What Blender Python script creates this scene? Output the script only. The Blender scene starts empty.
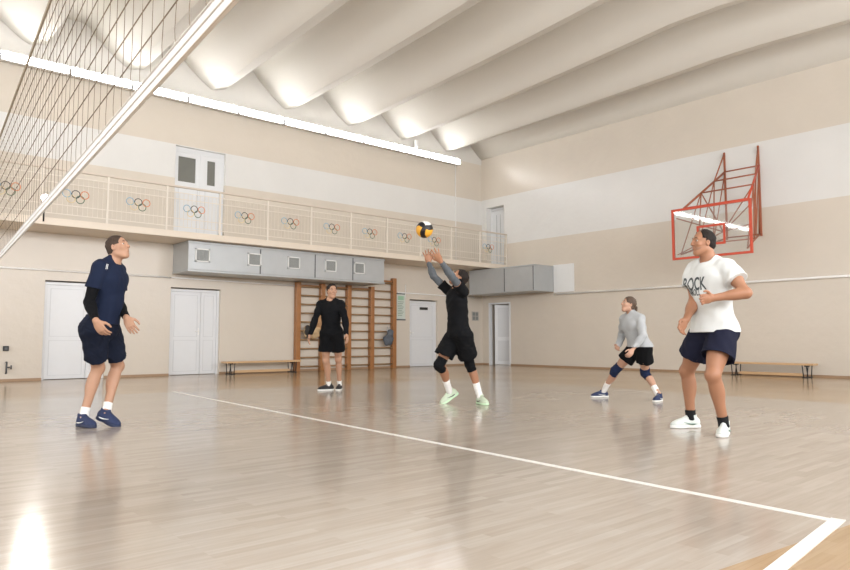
import bpy, bmesh, math, random
import numpy as np
from mathutils import Vector, Matrix
from mathutils.bvhtree import BVHTree
random.seed(7)
S = bpy.context.scene
COL = S.collection
PI = math.pi

# ------------------------------------------------------------------ camera
cd = bpy.data.cameras.new('camera'); cam = bpy.data.objects.new('camera', cd); COL.objects.link(cam)
cf_ = Vector((0.654, 0.752, 0.079)).normalized()
CAMF = 681.163
yaw, pitch = 0.85489, 0.079195
f_ = Vector((math.cos(yaw)*math.cos(pitch), math.sin(yaw)*math.cos(pitch), math.sin(pitch)))
r_ = Vector((math.sin(yaw), -math.cos(yaw), 0)); u_ = r_.cross(f_)
roll = -0.000854
r2 = r_*math.cos(roll) + u_*math.sin(roll); u2 = u_*math.cos(roll) - r_*math.sin(roll)
M = Matrix((r2, u2, -f_)).transposed().to_4x4()
M.translation = Vector((-16.1433, -15.6746, 0.83))
cam.matrix_world = M
cd.sensor_fit = 'HORIZONTAL'; cd.sensor_width = 36.0; cd.lens = CAMF/850*36
cd.clip_start = 0.05; cd.clip_end = 200
S.camera = cam

# ------------------------------------------------------------------ world, exposure
w = bpy.data.worlds.new('world'); S.world = w; w.use_nodes = True
w.node_tree.nodes['Background'].inputs[0].default_value = (0.8, 0.88, 1.0, 1)
w.node_tree.nodes['Background'].inputs[1].default_value = 1.0
S.view_settings.view_transform = 'Standard'; S.view_settings.look = 'None'
S.view_settings.exposure = 0.80; S.view_settings.gamma = 1.0
S.view_settings.use_curve_mapping = False
S.cycles.use_denoising = True
S.cycles.max_bounces = 8; S.cycles.diffuse_bounces = 5; S.cycles.glossy_bounces = 4
S.cycles.sample_clamp_indirect = 8.0

TUBE_STRENGTH = 14.0
DAY_W = 2300.0
REAR_FILL = 900.0  # strength of the added fill light at the rear wall

def area(name, loc, rot, sx, sy, W, col=(1, 1, 1)):
    l = bpy.data.lights.new(name, 'AREA'); l.shape = 'RECTANGLE'; l.size = sx; l.size_y = sy
    l.energy = W; l.color = col
    o = bpy.data.objects.new(name, l); o.location = loc; o.rotation_euler = rot; COL.objects.link(o)
    return o
# daylight pressing in through the row of tall windows in the near long wall
area('daylight', (-14.0, -19.1, 4.2), (-PI/2, 0, PI), 29.0, 3.4, DAY_W, (0.97, 0.98, 1.0))
area('rear_fill', (-31.6, -9.2, 4.2), (0, -PI/2, 0), 3.4, 16.0, REAR_FILL, (0.97, 0.98, 1.0))  # added fill light, brightens the ceiling folds that face the rear wall

# ------------------------------------------------------------------ materials
def newmat(name):
    m = bpy.data.materials.new(name); m.use_nodes = True
    nt = m.node_tree; b = nt.nodes['Principled BSDF']
    return m, nt, b
def link(nt, a, b): nt.links.new(a, b)
def mat(name, col, rough=0.5, metal=0.0, bump=0.0, bscale=60, var=0.0, vscale=8, spec=0.5, coat=0.0, sss=0.0, sheen=0.0):
    """plain procedural material: noise-varied colour and a noise bump"""
    m, nt, b = newmat(name)
    b.inputs['Roughness'].default_value = rough; b.inputs['Metallic'].default_value = metal
    b.inputs['Specular IOR Level'].default_value = spec
    if coat: b.inputs['Coat Weight'].default_value = coat; b.inputs['Coat Roughness'].default_value = 0.1
    if sss:
        b.inputs['Subsurface Weight'].default_value = sss; b.inputs['Subsurface Radius'].default_value = (0.01, 0.004, 0.002)
        b.inputs['Subsurface Scale'].default_value = 1.0
    if sheen: b.inputs['Sheen Weight'].default_value = sheen
    tc = nt.nodes.new('ShaderNodeTexCoord')
    n = nt.nodes.new('ShaderNodeTexNoise'); n.inputs['Scale'].default_value = vscale; n.inputs['Detail'].default_value = 4
    link(nt, tc.outputs['Object'], n.inputs['Vector'])
    mx = nt.nodes.new('ShaderNodeMix'); mx.data_type = 'RGBA'
    v = max(var, 0.02)
    mx.inputs[6].default_value = (*[c*(1-v) for c in col], 1); mx.inputs[7].default_value = (*[min(1, c*(1+v)) for c in col], 1)
    link(nt, n.outputs['Fac'], mx.inputs[0]); link(nt, mx.outputs[2], b.inputs['Base Color'])
    if bump:
        n2 = nt.nodes.new('ShaderNodeTexNoise'); n2.inputs['Scale'].default_value = bscale; n2.inputs['Detail'].default_value = 3
        link(nt, tc.outputs['Object'], n2.inputs['Vector'])
        bp = nt.nodes.new('ShaderNodeBump'); bp.inputs['Strength'].default_value = bump; bp.inputs['Distance'].default_value = 0.01
        link(nt, n2.outputs['Fac'], bp.inputs['Height']); link(nt, bp.outputs['Normal'], b.inputs['Normal'])
    return m
def srgb(r, g, b):
    def c(v):
        v /= 255
        return v/12.92 if v <= 0.04045 else ((v+0.055)/1.055)**2.4
    return (c(r), c(g), c(b))

def wall_mat(name, z0, z1, z2=99.0):
    """painted plaster: beige with a pale grey band between z0 and z1, half-gloss"""
    m, nt, b = newmat(name)
    tc = nt.nodes.new('ShaderNodeTexCoord'); sp = nt.nodes.new('ShaderNodeSeparateXYZ')
    link(nt, tc.outputs['Object'], sp.inputs[0])
    g0 = nt.nodes.new('ShaderNodeMath'); g0.operation = 'GREATER_THAN'; g0.inputs[1].default_value = z0
    g1 = nt.nodes.new('ShaderNodeMath'); g1.operation = 'LESS_THAN'; g1.inputs[1].default_value = z1
    mu = nt.nodes.new('ShaderNodeMath'); mu.operation = 'MULTIPLY'
    link(nt, sp.outputs['Z'], g0.inputs[0]); link(nt, sp.outputs['Z'], g1.inputs[0])
    link(nt, g0.outputs[0], mu.inputs[0]); link(nt, g1.outputs[0], mu.inputs[1])
    mx = nt.nodes.new('ShaderNodeMix'); mx.data_type = 'RGBA'
    mx.inputs[6].default_value = (*srgb(211, 202, 189), 1); mx.inputs[7].default_value = (*srgb(220, 219, 216), 1)
    link(nt, mu.outputs[0], mx.inputs[0])
    g2 = nt.nodes.new('ShaderNodeMath'); g2.operation = 'GREATER_THAN'; g2.inputs[1].default_value = z2
    link(nt, sp.outputs['Z'], g2.inputs[0])
    my = nt.nodes.new('ShaderNodeMix'); my.data_type = 'RGBA'; my.inputs[7].default_value = (*srgb(214, 211, 205), 1)
    link(nt, g2.outputs[0], my.inputs[0]); link(nt, mx.outputs[2], my.inputs[6]); mx = my
    n = nt.nodes.new('ShaderNodeTexNoise'); n.inputs['Scale'].default_value = 1.2; n.inputs['Detail'].default_value = 5
    link(nt, tc.outputs['Object'], n.inputs['Vector'])
    mr = nt.nodes.new('ShaderNodeMapRange'); mr.inputs[3].default_value = 0.95; mr.inputs[4].default_value = 1.04
    link(nt, n.outputs['Fac'], mr.inputs[0])
    vm = nt.nodes.new('ShaderNodeVectorMath'); vm.operation = 'SCALE'
    link(nt, mx.outputs[2], vm.inputs[0]); link(nt, mr.outputs[0], vm.inputs['Scale'])
    link(nt, vm.outputs[0], b.inputs['Base Color'])
    b.inputs['Roughness'].default_value = 0.27; b.inputs['Specular IOR Level'].default_value = 0.35
    n2 = nt.nodes.new('ShaderNodeTexNoise'); n2.inputs['Scale'].default_value = 5; n2.inputs['Detail'].default_value = 4
    link(nt, tc.outputs['Object'], n2.inputs['Vector'])
    bp = nt.nodes.new('ShaderNodeBump'); bp.inputs['Strength'].default_value = 0.25; bp.inputs['Distance'].default_value = 0.03
    link(nt, n2.outputs['Fac'], bp.inputs['Height']); link(nt, bp.outputs['Normal'], b.inputs['Normal'])
    return m

COURT_A = math.atan2(0.067, 1.0)       # the court is laid out a few degrees off the walls
def floor_mat():
    m, nt, b = newmat('floor_parquet')
    tc = nt.nodes.new('ShaderNodeTexCoord')
    br = nt.nodes.new('ShaderNodeTexBrick')
    br.offset = 0.37; br.offset_frequency = 3
    br.inputs['Scale'].default_value = 1.0; br.inputs['Brick Width'].default_value = 0.50; br.inputs['Row Height'].default_value = 0.055
    br.inputs['Mortar Size'].default_value = 0.0012; br.inputs['Mortar Smooth'].default_value = 0.6; br.inputs['Bias'].default_value = 0.0
    br.inputs['Color1'].default_value = (0.0, 0.0, 0.0, 1); br.inputs['Color2'].default_value = (1, 1, 1, 1)
    br.inputs['Mortar'].default_value = (0.2, 0.2, 0.2, 1)
    link(nt, tc.outputs['Object'], br.inputs['Vector'])
    # grain
    mp = nt.nodes.new('ShaderNodeMapping'); mp.inputs['Scale'].default_value = (2.2, 30, 1)
    link(nt, tc.outputs['Object'], mp.inputs['Vector'])
    n = nt.nodes.new('ShaderNodeTexNoise'); n.inputs['Scale'].default_value = 1.4; n.inputs['Detail'].default_value = 6
    link(nt, mp.outputs[0], n.inputs['Vector'])
    nb = nt.nodes.new('ShaderNodeTexNoise'); nb.inputs['Scale'].default_value = 0.7; nb.inputs['Detail'].default_value = 4
    link(nt, tc.outputs['Object'], nb.inputs['Vector'])
    def mathn(op, a=None, bb=None, c=None):
        x = nt.nodes.new('ShaderNodeMath'); x.operation = op
        for i, v in enumerate((a, bb, c)):
            if v is None: continue
            if hasattr(v, 'is_linked') or hasattr(v, 'links'): link(nt, v, x.inputs[i])
            else: x.inputs[i].default_value = v
        return x.outputs[0]
    bc = nt.nodes.new('ShaderNodeSeparateColor'); link(nt, br.outputs['Color'], bc.inputs[0])
    t = mathn('MULTIPLY_ADD', bc.outputs[0], 0.26, 0.1)
    t = mathn('MULTIPLY_ADD', n.outputs['Fac'], 0.55, t)
    t = mathn('MULTIPLY_ADD', nb.outputs['Fac'], 0.35, t)
    # colours: bleached inside the court, warmer varnish outside it
    sp = nt.nodes.new('ShaderNodeSeparateXYZ'); link(nt, tc.outputs['Object'], sp.inputs[0])
    X, Y = sp.outputs['X'], sp.outputs['Y']
    wob = mathn('MULTIPLY', mathn('SUBTRACT', nb.outputs['Fac'], 0.5), 0.0)
    ux = mathn('MULTIPLY_ADD', Y, -0.067, X)                     # across the court
    uy = mathn('MULTIPLY_ADD', X, 0.10, Y)
    ins = mathn('MULTIPLY', mathn('LESS_THAN', ux, -5.47), mathn('GREATER_THAN', ux, -24.0))
    ins = mathn('MULTIPLY', ins, mathn('MULTIPLY', mathn('GREATER_THAN', uy, -15.83), mathn('LESS_THAN', uy, -6.05)))
    def ramp(c0, c1, c2):
        r = nt.nodes.new('ShaderNodeValToRGB'); e = r.color_ramp.elements
        e[0].position = 0.25; e[0].color = (*c0, 1); e[1].position = 0.95; e[1].color = (*c2, 1)
        k = e.new(0.6); k.color = (*c1, 1)
        link(nt, t, r.inputs[0]); return r.outputs[0]
    pale = ramp(srgb(150, 137, 122), srgb(165, 153, 140), srgb(179, 170, 158))
    warm = ramp(srgb(146, 116, 82), srgb(160, 132, 97), srgb(174, 148, 114))
    mx = nt.nodes.new('ShaderNodeMix'); mx.data_type = 'RGBA'
    link(nt, ins, mx.inputs[0]); link(nt, warm, mx.inputs[6]); link(nt, pale, mx.inputs[7])
    link(nt, mx.outputs[2], b.inputs['Base Color'])
    rr = nt.nodes.new('ShaderNodeMapRange'); rr.inputs[3].default_value = 0.10; rr.inputs[4].default_value = 0.22
    link(nt, nb.outputs['Fac'], rr.inputs[0]); link(nt, rr.outputs[0], b.inputs['Roughness'])
    b.inputs['Specular IOR Level'].default_value = 0.62
    bp = nt.nodes.new('ShaderNodeBump'); bp.inputs['Strength'].default_value = 0.12; bp.inputs['Distance'].default_value = 0.004
    hs = mathn('MULTIPLY_ADD', bc.outputs[0], 0.25, mathn('MULTIPLY', n.outputs['Fac'], 0.5))
    link(nt, hs, bp.inputs['Height']); link(nt, bp.outputs['Normal'], b.inputs['Normal'])
    return m

def emis(name, col, s):
    m, nt, b = newmat(name)
    b.inputs['Base Color'].default_value = (*col, 1)
    b.inputs['Emission Color'].default_value = (*col, 1); b.inputs['Emission Strength'].default_value = s
    return m
def glass_mat(name, tint=(0.95, 0.97, 0.96), refl=0.10, op=0.06):
    m = bpy.data.materials.new(name); m.use_nodes = True; nt = m.node_tree
    for n in list(nt.nodes): nt.nodes.remove(n)
    o = nt.nodes.new('ShaderNodeOutputMaterial'); tr = nt.nodes.new('ShaderNodeBsdfTransparent'); tr.inputs[0].default_value = (*tint, 1)
    g = nt.nodes.new('ShaderNodeBsdfGlossy'); g.inputs['Roughness'].default_value = 0.03
    d = nt.nodes.new('ShaderNodeBsdfDiffuse'); d.inputs[0].default_value = (0.8, 0.8, 0.8, 1)
    a = nt.nodes.new('ShaderNodeMixShader'); a.inputs[0].default_value = op
    link(nt, tr.outputs[0], a.inputs[1]); link(nt, d.outputs[0], a.inputs[2])
    fr = nt.nodes.new('ShaderNodeFresnel'); fr.inputs[0].default_value = 1.5
    ad = nt.nodes.new('ShaderNodeMath'); ad.operation = 'ADD'; ad.inputs[1].default_value = refl - 0.04
    link(nt, fr.outputs[0], ad.inputs[0])
    c = nt.nodes.new('ShaderNodeMixShader'); link(nt, ad.outputs[0], c.inputs[0])
    link(nt, a.outputs[0], c.inputs[1]); link(nt, g.outputs[0], c.inputs[2]); link(nt, c.outputs[0], o.inputs[0])
    return m

MT = {
 'floor': floor_mat(),
 'wallA': wall_mat('left_wall_paint', 4.60, 5.40, 6.62),
 'wallB': wall_mat('right_wall_paint', 3.86, 5.42),
 'wallC': wall_mat('other_wall_paint', 3.86, 5.42),
 'ceil': mat('ceiling_paint', srgb(212, 208, 199), 0.6, bump=0.05, bscale=12, var=0.02, vscale=1.0),
 'line': mat('court_line_paint', srgb(224, 222, 217), 0.3, var=0.03, vscale=20),
 'slab': mat('balcony_paint', srgb(224, 212, 196), 0.45, bump=0.1, bscale=8, var=0.02),
 'white': mat('white_door_plastic', srgb(222, 224, 226), 0.3, var=0.01),
 'whitegroove': mat('door_panel_plastic', srgb(208, 210, 212), 0.3, var=0.01),
 'reveal': mat('reveal_paint', srgb(214, 198, 180), 0.5, var=0.02),
 'rail': mat('cream_rail_paint', srgb(226, 218, 206), 0.4, var=0.02),
 'railcap': mat('handrail_paint', srgb(206, 194, 180), 0.4, var=0.03),
 'galv': mat('galvanised_sheet', srgb(182, 185, 186), 0.42, metal=0.35, var=0.06, vscale=6, bump=0.05, bscale=4),
 'galvdark': mat('duct_seam', srgb(92, 94, 96), 0.5, metal=0.3),
 'grille': mat('grille_mesh', srgb(142, 144, 140), 0.6, metal=0.2, var=0.15, vscale=60),
 'frame_white': mat('vent_frame_paint', srgb(226, 227, 225), 0.4),
 'wood': mat('varnished_wood', srgb(160, 108, 62), 0.35, var=0.16, vscale=9, coat=0.2),
 'rung': mat('rung_wood', srgb(150, 120, 84), 0.4, var=0.15, vscale=12),
 'benchwood': mat('bench_wood', srgb(206, 170, 128), 0.35, var=0.08, vscale=10),
 'black': mat('black_metal', srgb(38, 38, 40), 0.4, metal=0.2),
 'red': mat('red_paint', srgb(196, 72, 44), 0.4, var=0.04),
 'rust': mat('brown_red_paint', srgb(158, 90, 60), 0.45, var=0.12, vscale=14),
 'glassb': glass_mat('backboard_glass', (0.97, 0.98, 0.98), 0.045, 0.06),
 'pane': mat('dark_window_pane', srgb(116, 117, 111), 0.08, var=0.12, vscale=2.5),
 'pipe': mat('white_conduit', srgb(240, 239, 236), 0.35),
 'dark': mat('dark_void', srgb(46, 44, 42), 0.8),
 'board': mat('white_board', srgb(226, 227, 226), 0.3),
 'plinth': mat('skirting_wood', srgb(160, 132, 104), 0.5, var=0.08),
}
TUBE = emis('fluorescent_tube', (0.97, 0.975, 0.985), TUBE_STRENGTH)

# ------------------------------------------------------------------ mesh helpers
def obj(name, bm, m, parent=None, smooth=False, loc=None):
    me = bpy.data.meshes.new(name); bm.normal_update(); bm.to_mesh(me); bm.free()
    for mm in (m if isinstance(m, (list, tuple)) else [m]): me.materials.append(mm)
    if smooth:
        for p in me.polygons: p.use_smooth = True
    o = bpy.data.objects.new(name, me); COL.objects.link(o)
    if parent is not None: o.parent = parent
    if loc is not None: o.location = loc
    return o
def B(): return bmesh.new()
def box(bm, x0, x1, y0, y1, z0, z1, mi=0, bev=0.0):
    x0, x1 = min(x0, x1), max(x0, x1); y0, y1 = min(y0, y1), max(y0, y1); z0, z1 = min(z0, z1), max(z0, z1)
    v = [bm.verts.new(p) for p in [(x0,y0,z0),(x1,y0,z0),(x1,y1,z0),(x0,y1,z0),(x0,y0,z1),(x1,y0,z1),(x1,y1,z1),(x0,y1,z1)]]
    fs = [bm.faces.new([v[i] for i in q]) for q in [(0,3,2,1),(4,5,6,7),(0,1,5,4),(1,2,6,5),(2,3,7,6),(3,0,4,7)]]
    for f in fs: f.material_index = mi
    if bev:
        es = {e for f in fs for e in f.edges}
        bmesh.ops.bevel(bm, geom=list(es), offset=bev, segments=2, affect='EDGES', profile=0.5)
def tube(bm, pts, r, n=8, cap=True, mi=0):
    """swept tube through pts; r scalar or list"""
    pts = [Vector(p) for p in pts]; rs = r if isinstance(r, (list, tuple)) else [r]*len(pts)
    rings = []; ref = None
    for i, p in enumerate(pts):
        a = pts[max(i-1, 0)]; b = pts[min(i+1, len(pts)-1)]; d = (b-a).normalized()
        if ref is None: ref = Vector((0, 0, 1)) if abs(d.z) < 0.9 else Vector((1, 0, 0))
        s = d.cross(ref).normalized(); t = s.cross(d).normalized(); ref = t
        rings.append([bm.verts.new(p + (s*math.cos(2*PI*k/n) + t*math.sin(2*PI*k/n))*rs[i]) for k in range(n)])
    for a, b in zip(rings, rings[1:]):
        for k in range(n):
            f = bm.faces.new((a[k], a[(k+1) % n], b[(k+1) % n], b[k])); f.material_index = mi; f.smooth = n > 5
    if cap:
        for rg in (rings[0][::-1], rings[-1]):
            try: bm.faces.new(rg).material_index = mi
            except ValueError: pass
def ring(bm, c, ax1, ax2, R, r, n=20, m=6):
    c, ax1, ax2 = Vector(c), Vector(ax1), Vector(ax2); ax3 = ax1.cross(ax2)
    vs = []
    for i in range(n):
        a = 2*PI*i/n; d = ax1*math.cos(a) + ax2*math.sin(a)
        vs.append([bm.verts.new(c + d*(R + r*math.cos(2*PI*k/m)) + ax3*r*math.sin(2*PI*k/m)) for k in range(m)])
    for i in range(n):
        for k in range(m):
            f = bm.faces.new((vs[i][k], vs[(i+1) % n][k], vs[(i+1) % n][(k+1) % m], vs[i][(k+1) % m])); f.smooth = True
def tag(o, label=None, cat=None, group=None, kind=None):
    if label: o['label'] = label
    if cat: o['category'] = cat
    if group: o['group'] = group
    if kind: o['kind'] = kind
    return o
def struct(name, bm, m, smooth=False):
    return tag(obj(name, bm, m, None, smooth), kind='structure')
def empty(name, loc, label, cat, group=None):
    o = bpy.data.objects.new(name, None); o.location = loc; o.empty_display_size = 0.1; COL.objects.link(o)
    return tag(o, label, cat, group)
def part(name, bm, m, parent, smooth=False, label=None):
    """geometry given in world coordinates, stored relative to the parent's place"""
    p = parent; off = Vector((0, 0, 0))
    while p is not None: off += p.location; p = p.parent
    bmesh.ops.translate(bm, verts=bm.verts, vec=-off)
    o = obj(name, bm, m, parent, smooth)
    if label: o['label'] = label
    return o
def thing1(name, bm, m, label, cat, group=None, loc=(0, 0, 0), smooth=False):
    bmesh.ops.translate(bm, verts=bm.verts, vec=-Vector(loc))
    return tag(obj(name, bm, m, None, smooth, loc), label, cat, group)

# ------------------------------------------------------------------ the setting
XL, YN = -31.0, -18.5
bm = B(); box(bm, XL-.3, .3, YN-.3, .3, -.2, 0); struct('floor', bm, MT['floor'])

def wall_pieces(bm, axis, plane, thick, lo, hi, zlo, zhi, holes):
    """wall slab with rectangular holes (a0,a1,z0,z1) along axis 'x' or 'y'"""
    cuts = sorted({lo, hi, *[h[0] for h in holes], *[h[1] for h in holes]})
    for a0, a1 in zip(cuts, cuts[1:]):
        mid = (a0+a1)/2; hs = sorted([(h[2], h[3]) for h in holes if h[0] < mid < h[1]])
        z = zlo; segs = []
        for h0, h1 in hs:
            if h0 > z: segs.append((z, h0))
            z = h1
        if z < zhi: segs.append((z, zhi))
        for s0, s1 in segs:
            if axis == 'x': box(bm, a0, a1, plane, plane+thick, s0, s1)
            else: box(bm, plane, plane+thick, a0, a1, s0, s1)
D1 = (-12.87, -11.67, 0, 2.05); D2 = (-10.28, -9.07, 0, 2.03); D3 = (-3.12, -2.0, 0, 2.02)
W1 = (-10.26, -9.02, 3.17, 5.38)
bm = B(); wall_pieces(bm, 'x', 0.0, 0.3, XL-.3, 0.3, 0, 9.0, [D1, D2, D3, W1]); box(bm, XL-.3, .3, .3, .36, 0, 9.0); struct('wall_left', bm, MT['wallA'])  # unseen backing slab added so no sky light leaks round the doors
D4 = (-1.23, -0.28, 0, 2.0); D5 = (-0.98, -0.22, 3.17, 5.14)
bm = B(); wall_pieces(bm, 'y', 0.0, 0.3, YN-.3, 0.0, 0, 9.0, [D4, D5]); box(bm, .3, .36, -1.3, 0.3, 2.8, 9.0); struct('wall_right', bm, MT['wallB'])  # backing slab added behind the upper door as a light block
wins = [(x-1.3, x+1.3, 2.4, 6.0) for x in (-28.5, -25, -21.5, -18, -14.5, -11, -7.5, -4, -1.9)][:8]
bm = B(); wall_pieces(bm, 'x', YN-.3, 0.3, XL-.3, 0.3, 0, 9.0, wins); struct('wall_near', bm, MT['wallC'])
winr = [(y-1.3, y+1.3, 2.4, 6.0) for y in (-16.2, -12.7, -9.2, -5.7, -2.6)]  # openings added to let the rear fill light in
bm = B(); wall_pieces(bm, 'y', XL-.3, 0.3, YN, 0.0, 0, 9.0, winr); struct('wall_rear', bm, MT['wallC'])
bm = B()
for (a0, a1, z0, z1) in winr:
    for y in (a0, (a0+a1)/2-.03, a1-.06): box(bm, XL-.2, XL-.14, y, y+.06, z0, z1)
    for z in (z0, z0+1.2, z0+2.4, z1-.06): box(bm, XL-.2, XL-.14, a0, a1, z, z+.06)
struct('added_window', bm, MT['white'])  # frames for the added rear openings
bm = B()
for (a0, a1, z0, z1) in wins:
    for x in (a0, (a0+a1)/2-.03, a1-.06): box(bm, x, x+.06, YN-.2, YN-.14, z0, z1)
    for z in (z0, z0+1.2, z0+2.4, z1-.06): box(bm, a0, a1, YN-.2, YN-.14, z, z+.06)
struct('window_1', bm, MT['white'])

# folded-shell ceiling: valleys run away from the left wall, rising a little towards mid hall
vx = [0.0, -1.6, -3.45, -5.4, -7.4, -9.4, -11.35, -13.35, -15.35, -17.35, -19.35, -21.35, -23.35, -25.35, -27.35, -29.35, -31.35]
xs_ = []                                   # (x, height, 1 at a crisp valley edge)
for b, a in zip(vx, vx[1:]):               # one fold, walked from its right valley to its left one
    W_ = b-a; k7 = (W_/2.0)**0.7
    xs_.append((b, 0.0, 1))
    for i in range(1, 25):
        x = b - W_*i/25; rgt = b-x; lft = x-a
        o_ = rgt/W_*2
        hr = 0.80*o_**1.25 if o_ < 0.8 else 0.605+0.17*(1-max(0, 1-(o_-0.8)/0.2)**2)
        hl = 0.30*lft if lft < 0.34 else 0.102+2.6*(lft-0.34)
        kk = 0.10; hh = max(kk-abs(hr*k7-hl), 0)/kk
        xs_.append((x, min(hr*k7, hl)-hh*hh*kk*0.25*(1 if lft > 0.3 else 0), 0))
xs_ = sorted(xs_, key=lambda t: -t[0])
xs_.append((vx[-1], 0.0, 1))
bm = B(); rows = []
for j in range(20):
    y = 0.29 - j*(abs(YN)+.58)/19
    yy = min(abs(min(y, 0)), 2*9.25-abs(min(y, 0)))
    rise = 0.02*yy + 0.0035*yy*yy
    rows.append([bm.verts.new((x, y, 6.80 + h + 0.012*min(-x, 9) + rise*min(1, (-x+0.2)/3.5))) for (x, h, _) in xs_])
for a, b in zip(rows, rows[1:]):
    for i in range(len(xs_)-1):
        f = bm.faces.new((a[i], a[i+1], b[i+1], b[i])); f.smooth = True
for e in bm.edges:
    if abs(e.verts[0].co.x-e.verts[1].co.x) < 1e-5 and any(abs(e.verts[0].co.x-v) < 1e-4 for v in vx): e.smooth = False
top = bmesh.ops.extrude_face_region(bm, geom=bm.faces[:])
bmesh.ops.translate(bm, verts=[v for v in top['geom'] if isinstance(v, bmesh.types.BMVert)], vec=(0, 0, 0.12))
bmesh.ops.recalc_face_normals(bm, faces=bm.faces[:])
struct('ceiling', bm, MT['ceil'])

# skirting
bm = B()
for a, b in ((XL, D1[0]), (D1[1], D2[0]), (D2[1], D3[0]), (D3[1], 0)): box(bm, a, b, -.02, 0, 0, .05)
struct('baseboard_left', bm, MT['plinth'])
bm = B()
for a, b in ((YN, D4[0]), (D4[1], -.02)): box(bm, -.02, 0, a, b, 0, .05)
struct('baseboard_right', bm, MT['plinth'])

# balcony slab along the left wall
bm = B(); box(bm, XL, -0.0, -1.15, 0, 3.03, 3.17, bev=.006); struct('trim_1', bm, MT['slab'])

# court lines: thin painted strips
def cline(p, q, wd, nm, th=.0025):
    p, q = Vector((*p, 0)), Vector((*q, 0)); d = (q-p).normalized(); s = Vector((-d.y, d.x, 0))*wd/2
    bm = B()
    v = [bm.verts.new(c + Vector((0, 0, z))) for z in (0.0, th) for c in (p-s, q-s, q+s, p+s)]
    for f in [(0,3,2,1),(4,5,6,7),(0,1,5,4),(1,2,6,5),(2,3,7,6),(3,0,4,7)]: bm.faces.new([v[i] for i in f])
    struct(nm, bm, MT['line'])
cline((-12.64, -14.53), (-12.0, -4.85), .05, 'trim_2')
cline((-12.60, -14.50), (-17.6, -15.02), .06, 'trim_3', .004)
# ------------------------------------------------------------------ doors
def door_leaf_bm(x0, x1, z0, z1, split, y=0.10, holes=()):
    bm = B()
    box(bm, x0+.004, x1-.004, y, y+.05, z0, z1, bev=.003)
    return bm
def panels(parent, x0, x1, z0, z1, split, y):
    m = 0.085
    for a, b in ((z0+m, split-.05), (split+.05, z1-m)):
        bm = B()
        # sunk field with a raised rim
        for (p, q, r, s) in ((x0+m-.012, x1-m+.012, a-.012, a), (x0+m-.012, x1-m+.012, b, b+.012), (x0+m-.012, x0+m, a, b), (x1-m, x1-m+.012, a, b)):
            box(bm, p, q, y-.007, y+.001, r, s)
        part('door_panel', bm, MT['whitegroove'], parent)
def wall_door(name, x0, x1, z1, seam=None, y=.10, plaque=False):
    bm = B(); fw = .055
    box(bm, x0, x0+fw, y-.02, y+.06, 0, z1-.0); box(bm, x1-fw, x1, y-.02, y+.06, 0, z1); box(bm, x0+fw, x1-fw, y-.02, y+.06, z1-fw, z1)
    root = tag(obj(name, bm, MT['white']), kind='structure')
    leaves = [(x0+fw, x1-fw)] if seam is None else [(x0+fw, seam), (seam, x1-fw)]
    for i, (a, b) in enumerate(leaves):
        lf = part('door_leaf', door_leaf_bm(a, b, .01, z1-fw-.004, .85, y), MT['white'], root)
        panels(lf, a, b, .01, z1-fw, .85 if z1 < 3 else 1.0, y)
        if i == 0:
            hx = b-.045 if seam or plaque is None else a+.05
            bm = B(); tube(bm, [(hx, y, 1.02), (hx, y-.05, 1.02), (hx-.1 if seam else hx+.1, y-.05, 1.02)], .009)
            box(bm, hx-.014, hx+.014, y-.008, y, .93, 1.10)
            part('door_handle', bm, MT['pipe'], lf)
    if plaque:
        c = (x0+x1)/2+.08
        bm = B(); box(bm, c-.16, c+.16, y-.012, y, 1.72, 1.80); part('door_plate', bm, MT['dark'], root, label='dark nameplate')
    return root
wall_door('door_1', D1[0], D1[1], 2.02, -12.02)
wall_door('door_2', D2[0], D2[1], 2.0, -9.52)
wall_door('door_3', D3[0], D3[1], 1.98, None, plaque=True)
# open door in the right wall: frame, leaf swung into the passage behind, dark passage
bm = B(); a0, a1 = D4[0], D4[1]; fw = .06
box(bm, -.01, .1, a0, a0+fw, 0, 2.0); box(bm, -.01, .1, a1-fw, a1, 0, 2.0); box(bm, -.01, .1, a0+fw, a1-fw, 1.95, 2.0)
d4 = tag(obj('door_4', bm, MT['white']), kind='structure')
bm = B(); box(bm, 0, .78, -.022, .022, .01, 1.94, bev=.003)
leaf = obj('door_leaf', bm, MT['white'], d4, loc=(.12, a1-.16, 0)); leaf.rotation_euler = (0, 0, math.radians(-58))
for z0, z1 in ((.12, .78), (.9, 1.84)):
    bm = B(); box(bm, .1, .68, -.03, -.02, z0, z1, bev=.004)
    obj('door_panel', bm, MT['whitegroove'], leaf)
bm = B(); tube(bm, [(.72, -.02, 1.0), (.72, -.07, 1.0), (.61, -.07, 1.0)], .009); obj('door_handle', bm, MT['pipe'], leaf)
bm = B()   # passage behind
box(bm, .3, 1.9, a0-.5, a0-.4, -.02, 2.6); box(bm, .3, 1.9, a1+.2, a1+.3, -.02, 2.6); box(bm, 1.8, 1.9, a0-.4, a1+.2, -.02, 2.6)
box(bm, .3, 1.9, a0-.5, a1+.3, 2.5, 2.6); box(bm, .3, 1.9, a0-.5, a1+.3, -.1, 0)
struct('wall_passage', bm, MT['reveal'])
# balcony-level door in the right wall, set back in its opening
bm = B()
b0, b1 = D5[0], D5[1]
box(bm, .2, .25, b0, b0+.06, 3.17, 5.12); box(bm, .2, .25, b1-.06, b1, 3.17, 5.12); box(bm, .2, .25, b0+.06, b1-.06, 5.05, 5.12)
d5 = tag(obj('door_5', bm, MT['white']), kind='structure')
bm = B(); box(bm, .21, .245, b0+.06, b1-.06, 3.18, 5.04); l5 = part('door_leaf', bm, MT['white'], d5)
bm = B()
for k in range(3): box(bm, .2, .212, b0+.15+.17*k, b0+.17+.17*k, 3.3, 4.9)
part('door_panel', bm, MT['galv'], l5)

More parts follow.
